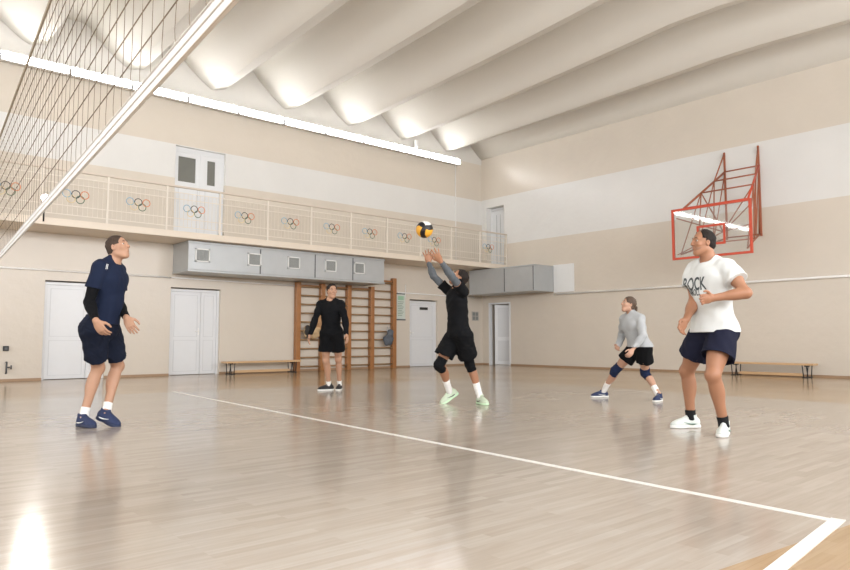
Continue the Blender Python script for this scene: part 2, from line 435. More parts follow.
# balcony door-window with two dark upper panes
bm = B(); x0, x1, z0, z1 = W1; y = .09; fw = .07
box(bm, x0, x0+fw, y, y+.07, z0, z1); box(bm, x1-fw, x1, y, y+.07, z0, z1); box(bm, x0+fw, x1-fw, y, y+.07, z1-fw-.05, z1)
box(bm, -9.62, -9.54, y, y+.07, z0+.06, z1-.12); box(bm, x0+fw, x1-fw, y, y+.07, z0, z0+.06)
bm2 = bm
w1 = tag(obj('door_6', bm2, MT['white']), kind='structure')
for (a, b, pa, pb) in ((x0+fw, -9.62, -10.15, -9.73), (-9.54, x1-fw, -9.44, -9.24)):
    zt, zp0, zp1 = z1-.12, 4.56, 5.16
    bm = B()
    box(bm, a, pa, y+.01, y+.05, z0+.06, zt); box(bm, pb, b, y+.01, y+.05, z0+.06, zt)
    box(bm, pa, pb, y+.01, y+.05, z0+.06, zp0); box(bm, pa, pb, y+.01, y+.05, zp1, zt)
    lf = part('door_leaf', bm, MT['white'], w1)
    bm = B(); box(bm, pa, pb, y+.03, y+.04, zp0, zp1); part('window_pane', bm, MT['pane'], lf, label='dark glass pane')
    bm = B()
    for (p, q, r, s) in ((a+.05, b-.05, 4.40, 4.41), (a+.05, b-.05, 3.35, 3.36), (a+.05, a+.06, 3.36, 4.40), (b-.06, b-.05, 3.36, 4.40)): box(bm, p, q, y, y+.012, r, s)
    part('door_panel', bm, MT['whitegroove'], lf)

# ------------------------------------------------------------------ balcony railing
NP = 16
posts = [-0.02] + [-1.2*k - .02 + (.02 if k else 0) for k in range(1, 25)]
posts = [-0.03-1.2*k for k in range(0, 25)]
RY = -1.10
rl = empty('balcony_railing', (-0.03, RY, 3.17), 'long cream metal balcony railing with coloured ring ornaments above the doors', 'railing')
for k, x in enumerate(posts):
    bm = B(); box(bm, x-.018, x+.018, RY-.018, RY+.018, 3.17, 4.13); part('post', bm, MT['rail'], rl)
bm = B(); box(bm, posts[-1], posts[0]+.02, RY-.028, RY+.028, 4.13, 4.17, bev=.006); part('handrail', bm, MT['railcap'], rl)
ringc = [('ring_blue_paint', srgb(136, 176, 200)), ('ring_black_paint', srgb(44, 44, 48)), ('ring_red_paint', srgb(214, 130, 84)),
         ('ring_yellow_paint', srgb(226, 206, 160)), ('ring_green_paint', srgb(92, 118, 92))]
RM = [mat(n, c, .4) for n, c in ringc]
for k in range(13):
    xb, xa = posts[k], posts[k+1]; c = (xa+xb)/2
    bm = B()
    for z in (4.02, 3.27, 3.88, 3.45): box(bm, xa+.018, xb-.018, RY-.007, RY+.007, z-.007, z+.007)
    n = 13
    for i in range(1, n):
        x = xa + (xb-xa)*i/n
        tube(bm, [(x, RY, 3.27), (x, RY, 4.02)], .0045, 5, False)
    part('railing_panel', bm, MT['rail'], rl)
    cz = 3.69
    if k == 1: continue
    c = {0: -.87, 2: -3.12}.get(k, c)
    for j, (dx, dz) in enumerate(((-.165, 0), (0, 0), (.165, 0), (-.083, -.10), (.083, -.10))):
        if k > 12: break
        bm = B(); ring(bm, (c+dx, RY-.016, cz+dz), (1, 0, 0), (0, 0, 1), .075, .0085)
        part('ring', bm, RM[j], rl, True, label=('light blue ring', 'black ring', 'orange red ring', 'pale yellow ring', 'green ring')[j])
# ends of the railing in the far left, outside the frame, carry plain panels
for k in range(13, 24):
    xb, xa = posts[k], posts[k+1]; bm = B()
    box(bm, xa+.018, xb-.018, RY-.007, RY+.007, 3.27, 4.02)
    part('railing_panel', bm, MT['rail'], rl)

# ------------------------------------------------------------------ ventilation ducts
def duct_left():
    x0, x1, y0, z0, z1 = -10.25, -4.78, -.90, 2.33, 3.0
    root = empty('air_duct', (x0, 0, z0), 'long silver sheet metal air duct box with five white framed vents under the balcony', 'air duct')
    bm = B(); box(bm, x0, x1, y0, -.001, z0+.05, z1, bev=.006); part('casing', bm, MT['galv'], root)
    bm = B(); box(bm, x0-.012, x1+.012, y0-.02, -.001, z0+.005, z0+.045, bev=.004); box(bm, x0-.012, x1+.012, y0-.02, -.001, z1-.03, z1+.02, bev=.004)
    part('flange', bm, MT['galv'], root)
    for x in (-8.50, -6.98, -5.82):
        bm = B(); box(bm, x-.012, x+.012, y0-.008, y0+.001, z0+.05, z1-.03); part('seam', bm, MT['galvdark'], root)
    for x in (-9.93, -8.66, -7.60, -6.52, -5.62):
        v = B()
        w2, h2, zc = .17, .15, 2.71
        for (a, b, c, d) in ((-w2, w2, -h2, -h2+.028), (-w2, w2, h2-.028, h2), (-w2, -w2+.028, -h2, h2), (w2-.028, w2, -h2, h2)):
            box(v, x+a, x+b, y0-.03, y0+.001, zc+c, zc+d)
        vo = part('vent_frame', v, MT['frame_white'], root)
        g = B(); box(g, x-w2+.028, x+w2-.028, y0-.008, y0-.0005, zc-h2+.028, zc+h2-.028)
        go = part('grille', g, MT['grille'], vo)
        g = B()
        for i in range(9): box(g, x-w2+.04+.029*i, x-w2+.044+.029*i, y0-.016, y0-.008, zc-h2+.028, zc+h2-.028)
        part('louvre', g, MT['galv'], vo)
    return root
duct_left()
x1, y0, y1, z0, z1 = -.90, -2.95, -.30, 2.22, 2.98
root = empty('air_duct', (0, y0, z0), 'shorter silver air duct box without vents on the right wall near the corner', 'air duct')
bm = B(); box(bm, x1, -.001, y0, y1, z0+.03, z1, bev=.006); part('casing', bm, MT['galv'], root)
bm = B(); box(bm, x1-.015, -.001, y0-.012, y1+.012, z0, z0+.03, bev=.004); box(bm, x1-.015, -.001, y0-.012, y1+.012, z1-.03, z1+.012, bev=.004); part('flange', bm, MT['galv'], root)
for yy in (-1.80, y0+.03):
    bm = B(); box(bm, x1-.008, x1+.001, yy-.012, yy+.012, z0+.03, z1-.03); part('seam', bm, MT['galvdark'], root)
thing1('wall_panel', (lambda b: (box(b, -.025, -.001, -3.70, -2.96, 2.2, 3.02, bev=.004), b)[1])(B()), MT['board'],
       'blank white square panel on the right wall beside the short duct', 'panel', loc=(0, -3.33, 2.2))

# ------------------------------------------------------------------ conduits and small wall fittings
def pipe(pts, r, label, nm='conduit'):
    bm = B(); tube(bm, pts, r, 8)
    return thing1(nm, bm, MT['pipe'], label, 'pipe', loc=pts[0])
pipe([(-16.5, -.022, 2.26), (-10.3, -.022, 2.25)], .02, 'thin white conduit on the left wall, left of the long duct')
pipe([(-10.28, -.022, 2.25), (-7.05, -.022, 2.22)], .018, 'thin white conduit on the left wall just below the long duct')
pipe([(-3.6, -.022, 2.20), (-0.4, -.022, 2.17)], .018, 'thin white conduit on the left wall above the door with the plate')
pipe([(-.032, -3.0, 2.15), (-.032, -14.5, 2.15)], .028, 'long white conduit along the right wall behind the backboard')
pipe([(-1.22, -.022, 6.42), (-1.22, -.022, 3.18)], .014, 'white vertical conduit dropping from the end of the light strip to the balcony')
pipe([(-3.30, -.022, 2.02), (-3.30, -.022, 2.45)], .01, 'short white vertical conduit between poster and plated door')
s = empty('socket_box', (-13.50, 0, .60), 'small dark wall socket left of the leftmost door', 'socket')
bm = B(); box(bm, -13.57, -13.47, -.05, 0, .60, .70, bev=.006); part('housing', bm, MT['black'], s)
bm = B(); box(bm, -13.545, -13.495, -.058, -.05, .625, .675); part('cover', bm, MT['galvdark'], s)
s = empty('hose_valve', (-13.48, 0, .12), 'small grey pipe valve low on the wall left of the leftmost door', 'valve')
bm = B(); tube(bm, [(-13.50, -.0, .38), (-13.50, -.06, .38), (-13.50, -.06, .16), (-13.50, 0, .16)], .016); part('pipe', bm, MT['galvdark'], s)
bm = B(); tube(bm, [(-13.50, -.06, .28), (-13.42, -.06, .28)], .012); tube(bm, [(-13.42, -.06, .24), (-13.42, -.06, .32)], .014); part('lever', bm, MT['galvdark'], s)
# poster
p = empty('wall_poster', (-3.45, 0, 1.40), 'pale green and white notice poster between wall bars and plated door', 'poster')
bm = B(); box(bm, -3.62, -3.30, -.012, -.001, 1.40, 2.17); part('sheet', bm, mat('poster_paper', srgb(200, 208, 200), .5, var=.05, vscale=12), p)
bm = B(); box(bm, -3.63, -3.29, -.02, -.001, 2.15, 2.19); box(bm, -3.63, -3.29, -.02, -.001, 1.38, 1.42); part('rail', bm, MT['galvdark'], p)
bm = B()
for i in range(9): box(bm, -3.58, -3.36-.03*(i % 3), -.0145, -.012, 1.92-.05*i, 1.935-.05*i)
part('printed_lines', bm, mat('poster_print', srgb(112, 140, 120), .5), p)
bm = B(); box(bm, -3.57, -3.36, -.0145, -.012, 1.98, 2.10); part('printed_block', bm, mat('poster_green', srgb(150, 190, 162), .5), p)
# grey sign near the corner
p = empty('wall_sign', (-.33, 0, 1.42), 'small grey notice board near the corner, left of the open door', 'sign')
bm = B(); box(bm, -.50, -.20, -.015, -.001, 1.42, 1.72); part('plate', bm, mat('sign_grey', srgb(176, 172, 164), .5), p)
bm = B()
for i in range(2):
    for j in range(2): box(bm, -.475+.14*i, -.365+.14*i, -.019, -.015, 1.45+.135*j, 1.56+.135*j)
part('printed_field', bm, mat('sign_print', srgb(134, 136, 134), .5, var=.2, vscale=50), p)

# ------------------------------------------------------------------ fluorescent strip
def strip(y, n, x0, label_first):
    for k in range(n):
        xb = x0-1.272*k; xa = xb-1.252
        yb = y
        sgn = 1 if y > -5 else -1
        wy = 0 if y > -5 else YN
        if k == 0:
            lb = label_first
        else:
            lb = 'long white fluorescent light in the strip high on the left wall' if y > -5 else 'long white fluorescent light in the strip high on the near wall'
        root = empty('tube_light', (xb, yb, 6.40), lb, 'light', 'fluorescent lights in the strip' if k else None)
        bm = B(); box(bm, xa, xb, min(yb+sgn*.03, yb+sgn*.06), max(yb+sgn*.03, yb+sgn*.06), 6.42, 6.60, bev=.004); box(bm, xa, xb, min(yb-sgn*.035, yb+sgn*.06), max(yb-sgn*.035, yb+sgn*.06), 6.575, 6.60, bev=.004); box(bm, xa, xb, min(yb-sgn*.045, yb+sgn*.06), max(yb-sgn*.045, yb+sgn*.06), 6.40, 6.42, bev=.004); part('housing', bm, MT['frame_white'], root)
        bm = B()
        for x in (xa+.02, xb-.04): box(bm, x-.02 if x < xa+.1 else x+.02, x if x < xa+.1 else x+.04, yb-.065, yb+.065, 6.41, 6.56)
        part('end_cap', bm, MT['frame_white'], root)
        bm = B(); box(bm, xa+.02, xb-.02, min(yb-sgn*.07, yb+sgn*.03), max(yb-sgn*.07, yb+sgn*.03), 6.43, 6.57, bev=.02)
        part('diffuser', bm, TUBE, root, True)
        for x in (xa+.1, xb-.13):
            bm = B(); box(bm, x, x+.03, min(yb-.05*sgn, wy), max(yb-.05*sgn, wy), 6.60, 6.62); part('bracket', bm, MT['frame_white'], root)
strip(-.15, 20, -1.18, 'last white fluorescent light of the strip, nearest the corner')
bm = B(); box(bm, -3.06, -2.96, -.22, -.12, 6.64, 6.86, bev=.01)  # small lamp above the strip, modelled as a plain unlit box
thing1('small_lamp', bm, MT['frame_white'], 'small white unlit lamp standing above the light strip near the corner', 'box', loc=(-3.01, -.17, 6.64))

# clamp-on lamp shining from the balcony edge
lp = empty('clamp_lamp', (-13.19, -1.22, 3.50), 'small bright lamp clamped to the balcony edge behind the net', 'lamp')
to = (Vector((-16.14, -15.67, .5)) - Vector((-13.19, -1.22, 3.53))).normalized()
bm = B(); c = Vector((-13.19, -1.22, 3.53)); tube(bm, [c+to*-.02, c+to*.10], [.035, .075], 14); part('shade', bm, MT['frame_white'], lp, True)
bm = B(); tube(bm, [c+to*.101, c+to*.108], .066, 14); part('bulb', bm, emis('lamp_glow', (1, .97, .9), 60), lp)
bm = B(); tube(bm, [c, (-13.19, -1.17, 3.44), (-13.19, -1.168, 3.08)], .014); part('clamp', bm, MT['black'], lp)
L = bpy.data.lights.new('clamp_lamp_light', 'SPOT'); L.energy = 85; L.shadow_soft_size = .05; L.spot_size = math.radians(75); L.spot_blend = .6; L.color = (1, .97, .92)
lo = bpy.data.objects.new('clamp_lamp_light', L); lo.location = c+to*.14; lo.rotation_euler = to.to_track_quat('-Z', 'Y').to_euler(); COL.objects.link(lo)

# ------------------------------------------------------------------ wall bars
wb = empty('wall_bars', (-5.4, 0, 0), 'brown wooden gymnastics wall bars on the left wall behind the man in long black sleeves', 'wall bars')
px = [-6.99, -6.24, -5.39, -4.60, -3.80]
for i, x in enumerate(px):
    bm = B(); box(bm, x-.065, x+.065, -.15, -.02, .001, 2.60 if i == 4 else 2.315, bev=.006); part('upright', bm, MT['wood'], wb)
for i in range(4):
    for k in range(11 if i == 3 else 10):
        z = .12 + .232*k
        if i < 3 and z > 2.3: continue
        bm = B(); tube(bm, [(px[i]+.065, -.11, z), (px[i+1]-.065, -.11, z)], .02, 8); part('rung', bm, MT['rung'], wb)
for i in range(4):
    z = 2.26 if i < 3 else 2.53
    bm = B(); box(bm, px[i]+.065, px[i+1]-.065, -.08, -.03, z-.05, z); part('top_rail', bm, MT['wood'], wb)

# grey bag on the bars
def lumpy(bm, c, rx, ry, rz, seed, amp=.12, sub=3):
    rnd = random.Random(seed); ph = [rnd.uniform(0, 6) for _ in range(6)]
    r = bmesh.ops.create_icosphere(bm, subdivisions=sub, radius=1)
    for v in r['verts']:
        p = v.co.copy(); s = 1 + amp*(math.sin(4*p.x+ph[0])*math.sin(5*p.z+ph[1]) + .6*math.sin(9*p.z+ph[2]+3*p.x)*math.sin(7*p.y+ph[3]))
        v.co = Vector((p.x*rx*s, p.y*ry*s, p.z*rz*s)) + Vector(c)
    for f in bm.faces: f.smooth = True
bg = empty('drawstring_bag', (-4.12, -.25, .65), 'dark grey patterned bag hanging on the right end of the wall bars', 'bag')
bm = B(); lumpy(bm, (-4.12, -.25, .80), .17, .085, .17, 3, .13); lumpy(bm, (-4.05, -.25, .98), .11, .08, .13, 6, .13); part('sack', bm, mat('bag_cloth', srgb(88, 94, 102), .7, var=.5, vscale=22), bg, True)
bm = B(); tube(bm, [(-4.08, -.24, 1.07), (-4.0, -.16, 1.18), (-3.98, -.10, 1.08)], .012); tube(bm, [(-4.15, -.24, 1.05), (-4.08, -.16, 1.2), (-4.0, -.10, 1.08)], .012); part('strap', bm, mat('bag_cord', srgb(196, 196, 196), .7), bg)
# bundle of kit hanging on the bars behind the man's arm
kb = empty('kit_bundle', (-6.60, -.25, .9), 'tan and black bundle of sports kit hanging at the left end of the wall bars', 'sports kit')
bm = B(); lumpy(bm, (-6.62, -.24, 1.02), .25, .08, .17, 5, .3); part('roll', bm, mat('kit_cloth', srgb(196, 170, 132), .75, var=.35, vscale=10), kb, True)
bm = B(); lumpy(bm, (-6.79, -.26, 1.04), .08, .085, .17, 8); part('black_pad', bm, mat('kit_black', srgb(44, 42, 40), .7), kb, True)
bm = B(); lumpy(bm, (-6.45, -.22, 1.35), .12, .07, .25, 9, .3); part('jersey', bm, mat('kit_tan', srgb(186, 146, 106), .75, var=.35, vscale=16), kb, True)

# ------------------------------------------------------------------ benches
def bench(name, x0, x1, label):
    """bench along local x, back edge at y=0"""
    root = empty(name, (0, 0, 0), label, 'bench')
    bm = B(); box(bm, x0, x1, -.30, 0, .262, .305, bev=.006); obj('seat', bm, MT['benchwood'], root)
    bm = B(); box(bm, x0+.25, x1-.25, -.17, -.13, .03, .09, bev=.004); obj('rail', bm, MT['benchwood'], root)
    for x in (x0+.17, x1-.17):
        for s in (-1, 1):
            bm = B(); tube(bm, [(x-.06, -.15+s*.11, .27), (x-.035, -.15+s*.12, .012)], .011); tube(bm, [(x+.06, -.15+s*.11, .27), (x+.035, -.15+s*.12, .012)], .011)
            box(bm, x-.06, x+.06, -.15+s*.12-.02, -.15+s*.12+.02, 0, .02)
            obj('leg', bm, MT['black'], root)
        bm = B(); box(bm, x-.02, x+.02, -.25, -.05, .235, .262); obj('crossbar', bm, MT['black'], root)
    return root
b1 = bench('gym_bench', -1.0, 1.0, 'low wooden gym bench against the left wall, left of the wall bars')
b1.location = (-8.12, -.22, 0)
b2 = bench('gym_bench', -.93, .93, 'low wooden gym bench against the right wall, behind the man in white')
b2.location = (-.22, -9.22, 0); b2.rotation_euler = (0, 0, -PI/2)

# ------------------------------------------------------------------ backboard on its truss
bb = empty('basketball_backboard', (0, -8.57, 3.2), 'red framed glass basketball backboard on a steel truss from the right wall', 'backboard')
X, Ya, Yb, Za, Zb = -1.6, -9.47, -7.66, 2.63, 3.80
bm = B(); box(bm, X-.006, X+.006, Ya+.03, Yb-.03, Za+.03, Zb-.03); part('glass_panel', bm, MT['glassb'], bb)
bm = B(); t = .05
for (a, b, c, d) in ((Ya, Yb, Za, Za+t), (Ya, Yb, Zb-t, Zb), (Ya, Ya+t, Za+t, Zb-t), (Yb-t, Yb, Za+t, Zb-t)): box(bm, X-.025, X+.025, a, b, c, d)
part('frame', bm, MT['red'], bb)
bm = B(); c0, c1, d0, d1 = -8.90, -8.25, 2.89, 3.35; t = .05
for (a, b, c, d) in ((c0, c1, d0, d0+t), (c0, c1, d1-t, d1), (c0, c0+t, d0+t, d1-t), (c1-t, c1, d0+t, d1-t)): box(bm, X-.009, X-.006, a, b, c, d)
part('target_square', bm, MT['red'], bb)
def strut(a, b, r=.02, m='rust', nm='strut'):
    bm = B(); tube(bm, [a, b], r, 6); part(nm, bm, MT[m], bb)
Lf = [(-1.58, -7.95, 3.80), (-1.0, -8.08, 4.22), (-.5, -8.16, 4.56), (-.01, -8.20, 4.86)]
Rf = [(-1.58, -9.40, 3.80), (-1.0, -9.28, 4.22), (-.5, -9.12, 4.56), (-.01, -9.0, 4.86)]
Ll = [(-1.58, -7.85, 2.75), (-1.0, -7.98, 3.02), (-.5, -8.10, 3.15), (-.01, -8.20, 3.25)]
Rl = [(-1.58, -9.35, 2.75), (-1.0, -9.25, 3.02), (-.5, -9.08, 3.15), (-.01, -8.95, 3.25)]
for U, Lw in ((Lf, Ll), (Rf, Rl)):
    strut(U[0], U[3], .026, 'red' if U is Rf else 'rust', 'chord'); strut(Lw[0], Lw[3], .022, 'rust', 'chord')
    for i in range(3): strut(U[i+1], Lw[i+1], .016)
    for i in range(3): strut(U[i+1], Lw[i], .014)
    yy = U[3][1]
    bm = B(); box(bm, -.04, 0, yy-.018, yy+.018, 3.2, 5.33); part('wall_post', bm, MT['rust'], bb)
    strut(U[2], (-.02, yy, 5.30), .018)
for i in range(1, 4): strut(Lf[i], Rf[i], .018, 'rust', 'crossbar')
strut(Lf[0], Rf[0], .022, 'red', 'crossbar')
strut(Ll[1], Rl[1], .016, 'rust', 'crossbar'); strut(Ll[3], Rl[3], .016, 'rust', 'crossbar')
strut((-1.56, -7.75, 3.6), (-1.0, -8.57, 3.25), .014); strut((-1.56, -9.4, 3.65), (-1.0, -8.57, 3.25), .014)
strut((-1.56, -7.75, 2.75), (-1.0, -8.57, 3.25), .014); strut((-1.56, -9.4, 3.25), (-1.0, -8.57, 3.25), .014); strut((-1.56, -8.57, 3.7), (-1.0, -8.57, 3.25), .014)
strut(Lf[1], (-1.0, -8.57, 3.25), .014); strut(Rf[1], (-1.0, -8.57, 3.25), .014)

# ------------------------------------------------------------------ volleyball net
NX = lambda y: -15.29 + 0.084*(y+10.385)
y0, y1 = -15.45, -5.6
nt_ = empty('volleyball_net', (NX(-10), -10, 1.43), 'brown cord volleyball net with a white band along its lower edge', 'net')
bm = B(); sag = lambda y: -.012*math.sin(PI*(y-y0)/(y1-y0))
zs = [1.47 + (2.43-1.47)*i/10 for i in range(11)]
ys = [y0 + .1*i for i in range(int((y1-y0)/.1)+1)]
for z in zs[:-1]:
    tube(bm, [(NX(y), y, z+sag(y)) for y in ys[::4]], .0019, 4, False)
for i, y in enumerate(ys):
    tube(bm, [(NX(y), y, 1.445), (NX(y)+.001, y+.012, 1.50), (NX(y), y+.002, 1.57), (NX(y), y, 2.43+sag(y))], .0009, 4, False)
cordm = mat('net_cord', srgb(120, 106, 88), .8)
part('net_mesh', bm, cordm, nt_)
bm = B()
def band(bm, za, zb, th):
    rows = []
    for y in ys[::3]+[ys[-1]]:
        x = NX(y); s = sag(y)
        rows.append([bm.verts.new(p) for p in ((x-th, y, za+s), (x+th, y, za+s), (x+th, y, zb+s), (x-th, y, zb+s))])
    for a, b in zip(rows, rows[1:]):
        for k in range(4): bm.faces.new((a[k], a[(k+1) % 4], b[(k+1) % 4], b[k]))
    bm.faces.new(rows[0][::-1]); bm.faces.new(rows[-1])
band(bm, 1.415, 1.465, .003)
part('lower_band', bm, mat('net_band', srgb(226, 227, 228), .7), nt_)
bm = B()
for z in (1.417, 1.440, 1.463):
    tube(bm, [(NX(y)-.004, y, z+sag(y)) for y in ys[::3]+[ys[-1]]], .0022, 5)
part('stitching', bm, mat('net_stitch', srgb(214, 210, 204), .8), nt_)
bm = B(); band(bm, 2.43, 2.455, .004); part('top_cord', bm, mat('net_top', srgb(150, 138, 118), .8), nt_)
bm = B()
tube(bm, [(NX(y0), y0, 2.44), (-15.97, YN, 2.44)], .004, 6); tube(bm, [(NX(y0), y0, 1.44), (-15.97, YN, 1.44)], .004, 6)
tube(bm, [(NX(y1), y1, 2.44), (-14.42, -.0, 2.44)], .004, 6); tube(bm, [(NX(y1), y1, 1.44), (-14.42, -.0, 1.44)], .004, 6)
part('stay_rope', bm, cordm, nt_)

# ------------------------------------------------------------------ volleyball
def ball_mat():
    m, nt, b = newmat('volleyball_panels')
    b.inputs['Roughness'].default_value = .5
    at = nt.nodes.new('ShaderNodeAttribute'); at.attribute_name = 'panel'
    link(nt, at.outputs['Color'], b.inputs['Base Color'])
    return m
bm = B(); bmesh.ops.create_icosphere(bm, subdivisions=5, radius=.105)
cl = bm.loops.layers.color.new('panel')
cen = [Vector(v).normalized() for v in ((1, .35, .2), (-.5, .8, .6), (-.2, -1, .4), (.3, .1, -1), (-1, -.2, -.5), (.1, -.4, 1))]
ctrs = Vector((-.62, -.75, .12)).normalized()
e1 = Vector((0, 0, 1)).cross(ctrs).normalized(); e2 = ctrs.cross(e1)
lob = []
for fce in bm.faces:
    p = fce.calc_center_median().normalized(); a = p.dot(e1); b_ = p.dot(e2); r = math.hypot(a, b_); fr = p.dot(ctrs)
    ang = math.degrees(math.atan2(b_, a)) % 360
    def near(t): return min(abs(ang-t), 360-abs(ang-t))
    arms = [140, 255, 10]
    swirl = ang + 10*math.sin(3*math.acos(max(-1, min(1, fr))))
    dd = min(min(abs(swirl-t) % 360, 360-abs(swirl-t) % 360) for t in arms)
    navy = srgb(34, 40, 66); yel = srgb(240, 208, 120); wht = srgb(240, 238, 234)
    if dd*r < 15 + 4*r: c = navy if (near(255) > 45) else srgb(60, 30, 40)
    elif 25 < ang < 125: c = wht
    else: c = yel
    for lp_ in fce.loops: lp_[cl] = (*c, 1)
    fce.smooth = True
# seams
bl = obj('volleyball', bm, ball_mat(), None, True, (-10.72, -9.431, 2.169))
tag(bl, 'yellow, white and dark blue volleyball in the air above raised hands', 'ball')
# ------------------------------------------------------------------ people: smooth implicit surfaces polygonised with surface nets
class Field:
    def __init__(s, lo, hi, h):
        s.h = h; s.lo = np.array(lo, float); n = np.ceil((np.array(hi)-s.lo)/h).astype(int)+1
        s.n = n; s.f = np.full(n, 0.2, np.float32)
        s.ax = [s.lo[i]+h*np.arange(n[i]) for i in range(3)]
    def sub(s, lo, hi):
        a = np.clip(np.floor((np.array(lo)-s.lo)/s.h).astype(int), 0, s.n-1); b = np.clip(np.ceil((np.array(hi)-s.lo)/s.h).astype(int)+1, 1, s.n)
        sl = tuple(slice(a[i], b[i]) for i in range(3))
        P = np.stack(np.meshgrid(*[s.ax[i][sl[i]] for i in range(3)], indexing='ij'), -1).astype(np.float32)
        return sl, P
    def join(s, sl, d, k):
        f = s.f[sl]
        if k > 0:
            h = np.maximum(k-np.abs(f-d), 0)/k; s.f[sl] = np.minimum(f, d)-h*h*k*.25
        else: s.f[sl] = np.minimum(f, d)
    def cone(s, a, b, ra, rb, k=.02, flat=False, flata=False, sq=None):
        """tapered capsule; flat ends on request; sq=(axis, factor) squashes the section along that axis"""
        a, b = np.array(a, float), np.array(b, float); m = max(ra, rb)+.05+k
        sl, P = s.sub(np.minimum(a, b)-m, np.maximum(a, b)+m)
        d = b-a; L = np.linalg.norm(d); u = d/L; v = P-a.astype(np.float32)
        t = v@u.astype(np.float32); tt = np.clip(t/L, 0, 1)
        q = v-(tt*L)[..., None]*u
        if sq is not None:
            ax, fac = sq; ax = np.array(ax, float); ax = ax-u*(ax@u); ax /= np.linalg.norm(ax)
            c = q@ax; q = q+(c*(1/fac-1))[..., None]*ax
        dist = np.sqrt((q*q).sum(-1))-(ra+(rb-ra)*tt)
        if flat: dist = np.maximum(dist, t-L)
        if flata: dist = np.maximum(dist, -t)
        s.join(sl, dist, k)
    def ell(s, c, A, r, k=.02, neg=False):
        c = np.array(c, float); A = np.array(A, float); r = np.array(r, float); m = r.max()+.04+k
        sl, P = s.sub(c-m, c+m); q = (P-c)@A.T
        k0 = np.sqrt(((q/r)**2).sum(-1)); k1 = np.sqrt(((q/(r*r))**2).sum(-1))+1e-6
        d = k0*(k0-1)/k1
        if neg:
            f = s.f[sl]; h = np.maximum(k-np.abs(-d-f), 0)/k; s.f[sl] = np.maximum(f, -d)+h*h*k*.25
        else: s.join(sl, d, k)
    def plane(s, p, n):
        """keep the side the normal points away from"""
        p = np.array(p, float); n = np.array(n, float); n = n/np.linalg.norm(n)
        d = (s.ax[0][:, None, None]-p[0])*n[0]+(s.ax[1][None, :, None]-p[1])*n[1]+(s.ax[2][None, None, :]-p[2])*n[2]
        s.f = np.maximum(s.f, d.astype(np.float32))
    def lin(s, p, n):
        p = np.array(p, float); n = np.array(n, float); n = n/np.linalg.norm(n)
        return ((s.ax[0][:, None, None]-p[0])*n[0]+(s.ax[1][None, :, None]-p[1])*n[1]+(s.ax[2][None, None, :]-p[2])*n[2]).astype(np.float32)
    def carve(s, g): s.f = np.maximum(s.f, -g)
    def wrinkle(s, amp, sc, seed):
        r = np.random.RandomState(seed); ix = np.nonzero(np.abs(s.f) < .04)
        X, Y, Z = (s.ax[i][ix[i]] for i in range(3)); acc = np.zeros(len(X))
        for i in range(4):
            k = r.normal(size=3)*sc*(1+.6*i); ph = r.uniform(0, 6)
            acc += amp/(1+.5*i)*np.sin(k[0]*X+k[1]*Y+k[2]*Z*1.1+ph+1.5*np.sin(.5*k[1]*X-.6*k[0]*Y+.4*k[2]*Z))
        s.f[ix] += acc.astype(np.float32)
    def mesh(s, name, m, root, org, label=None, parent=None):
        f = s.f; f[0] = f[-1] = .1; f[:, 0] = f[:, -1] = .1; f[:, :, 0] = f[:, :, -1] = .1
        sg = (f < 0)
        n = np.array(f.shape)-1
        cnt = np.zeros(n, np.uint8)
        for i in (0, 1):
            for j in (0, 1):
                for k in (0, 1): cnt += sg[i:n[0]+i, j:n[1]+j, k:n[2]+k]
        idx = np.argwhere((cnt > 0) & (cnt < 8)); 
        vid = np.full(n, -1, np.int32); vid[tuple(idx.T)] = np.arange(len(idx))
        cor = [(i, j, k) for i in (0, 1) for j in (0, 1) for k in (0, 1)]
        val = {c: f[idx[:, 0]+c[0], idx[:, 1]+c[1], idx[:, 2]+c[2]] for c in cor}
        acc = np.zeros((len(idx), 3)); num = np.zeros(len(idx))
        for c in cor:
            for ax in range(3):
                if c[ax] == 1: continue
                c2 = list(c); c2[ax] = 1; c2 = tuple(c2); a, b = val[c], val[c2]
                mk = (a < 0) != (b < 0); t = np.where(mk, a/(a-b+(a == b)*1e-9), 0)
                for q in range(3): acc[:, q] += np.where(mk, c[q]+(t if q == ax else 0), 0)
                num += mk
        V = s.lo+(idx+acc/num[:, None])*s.h-np.array(org)
        Q = []
        for ax in range(3):
            o1, o2 = [(1, 2), (2, 0), (0, 1)][ax]
            sh = [slice(None)]*3; sh[ax] = slice(0, -1); A = sg[tuple(sh)]; sh[ax] = slice(1, None); Bb = sg[tuple(sh)]
            e = np.argwhere(A != Bb); e = e[(e[:, o1] > 0) & (e[:, o2] > 0) & (e[:, o1] < n[o1]) & (e[:, o2] < n[o2])]
            fl = A[tuple(e.T)]
            def cell(d1, d2):
                c = e.copy(); c[:, o1] -= d1; c[:, o2] -= d2; return vid[tuple(c.T)]
            q = np.stack([cell(1, 1), cell(0, 1), cell(0, 0), cell(1, 0)], 1)
            q[~fl] = q[~fl][:, ::-1]; Q.append(q)
        Q = np.concatenate(Q); Q = Q[(Q >= 0).all(1)]
        me = bpy.data.meshes.new(name); me.vertices.add(len(V)); me.vertices.foreach_set('co', V.astype(np.float32).ravel())
        me.loops.add(len(Q)*4); me.loops.foreach_set('vertex_index', Q.astype(np.int32).ravel())
        me.polygons.add(len(Q)); me.polygons.foreach_set('loop_start', np.arange(0, len(Q)*4, 4, dtype=np.int32))
        me.polygons.foreach_set('use_smooth', np.ones(len(Q), bool))
        me.update(calc_edges=True); me.validate()
        me.materials.append(m)
        o = bpy.data.objects.new(name, me); COL.objects.link(o)
        if root is None: o.location = org
        else: o.parent = root
        if label: o['label'] = label
        return o

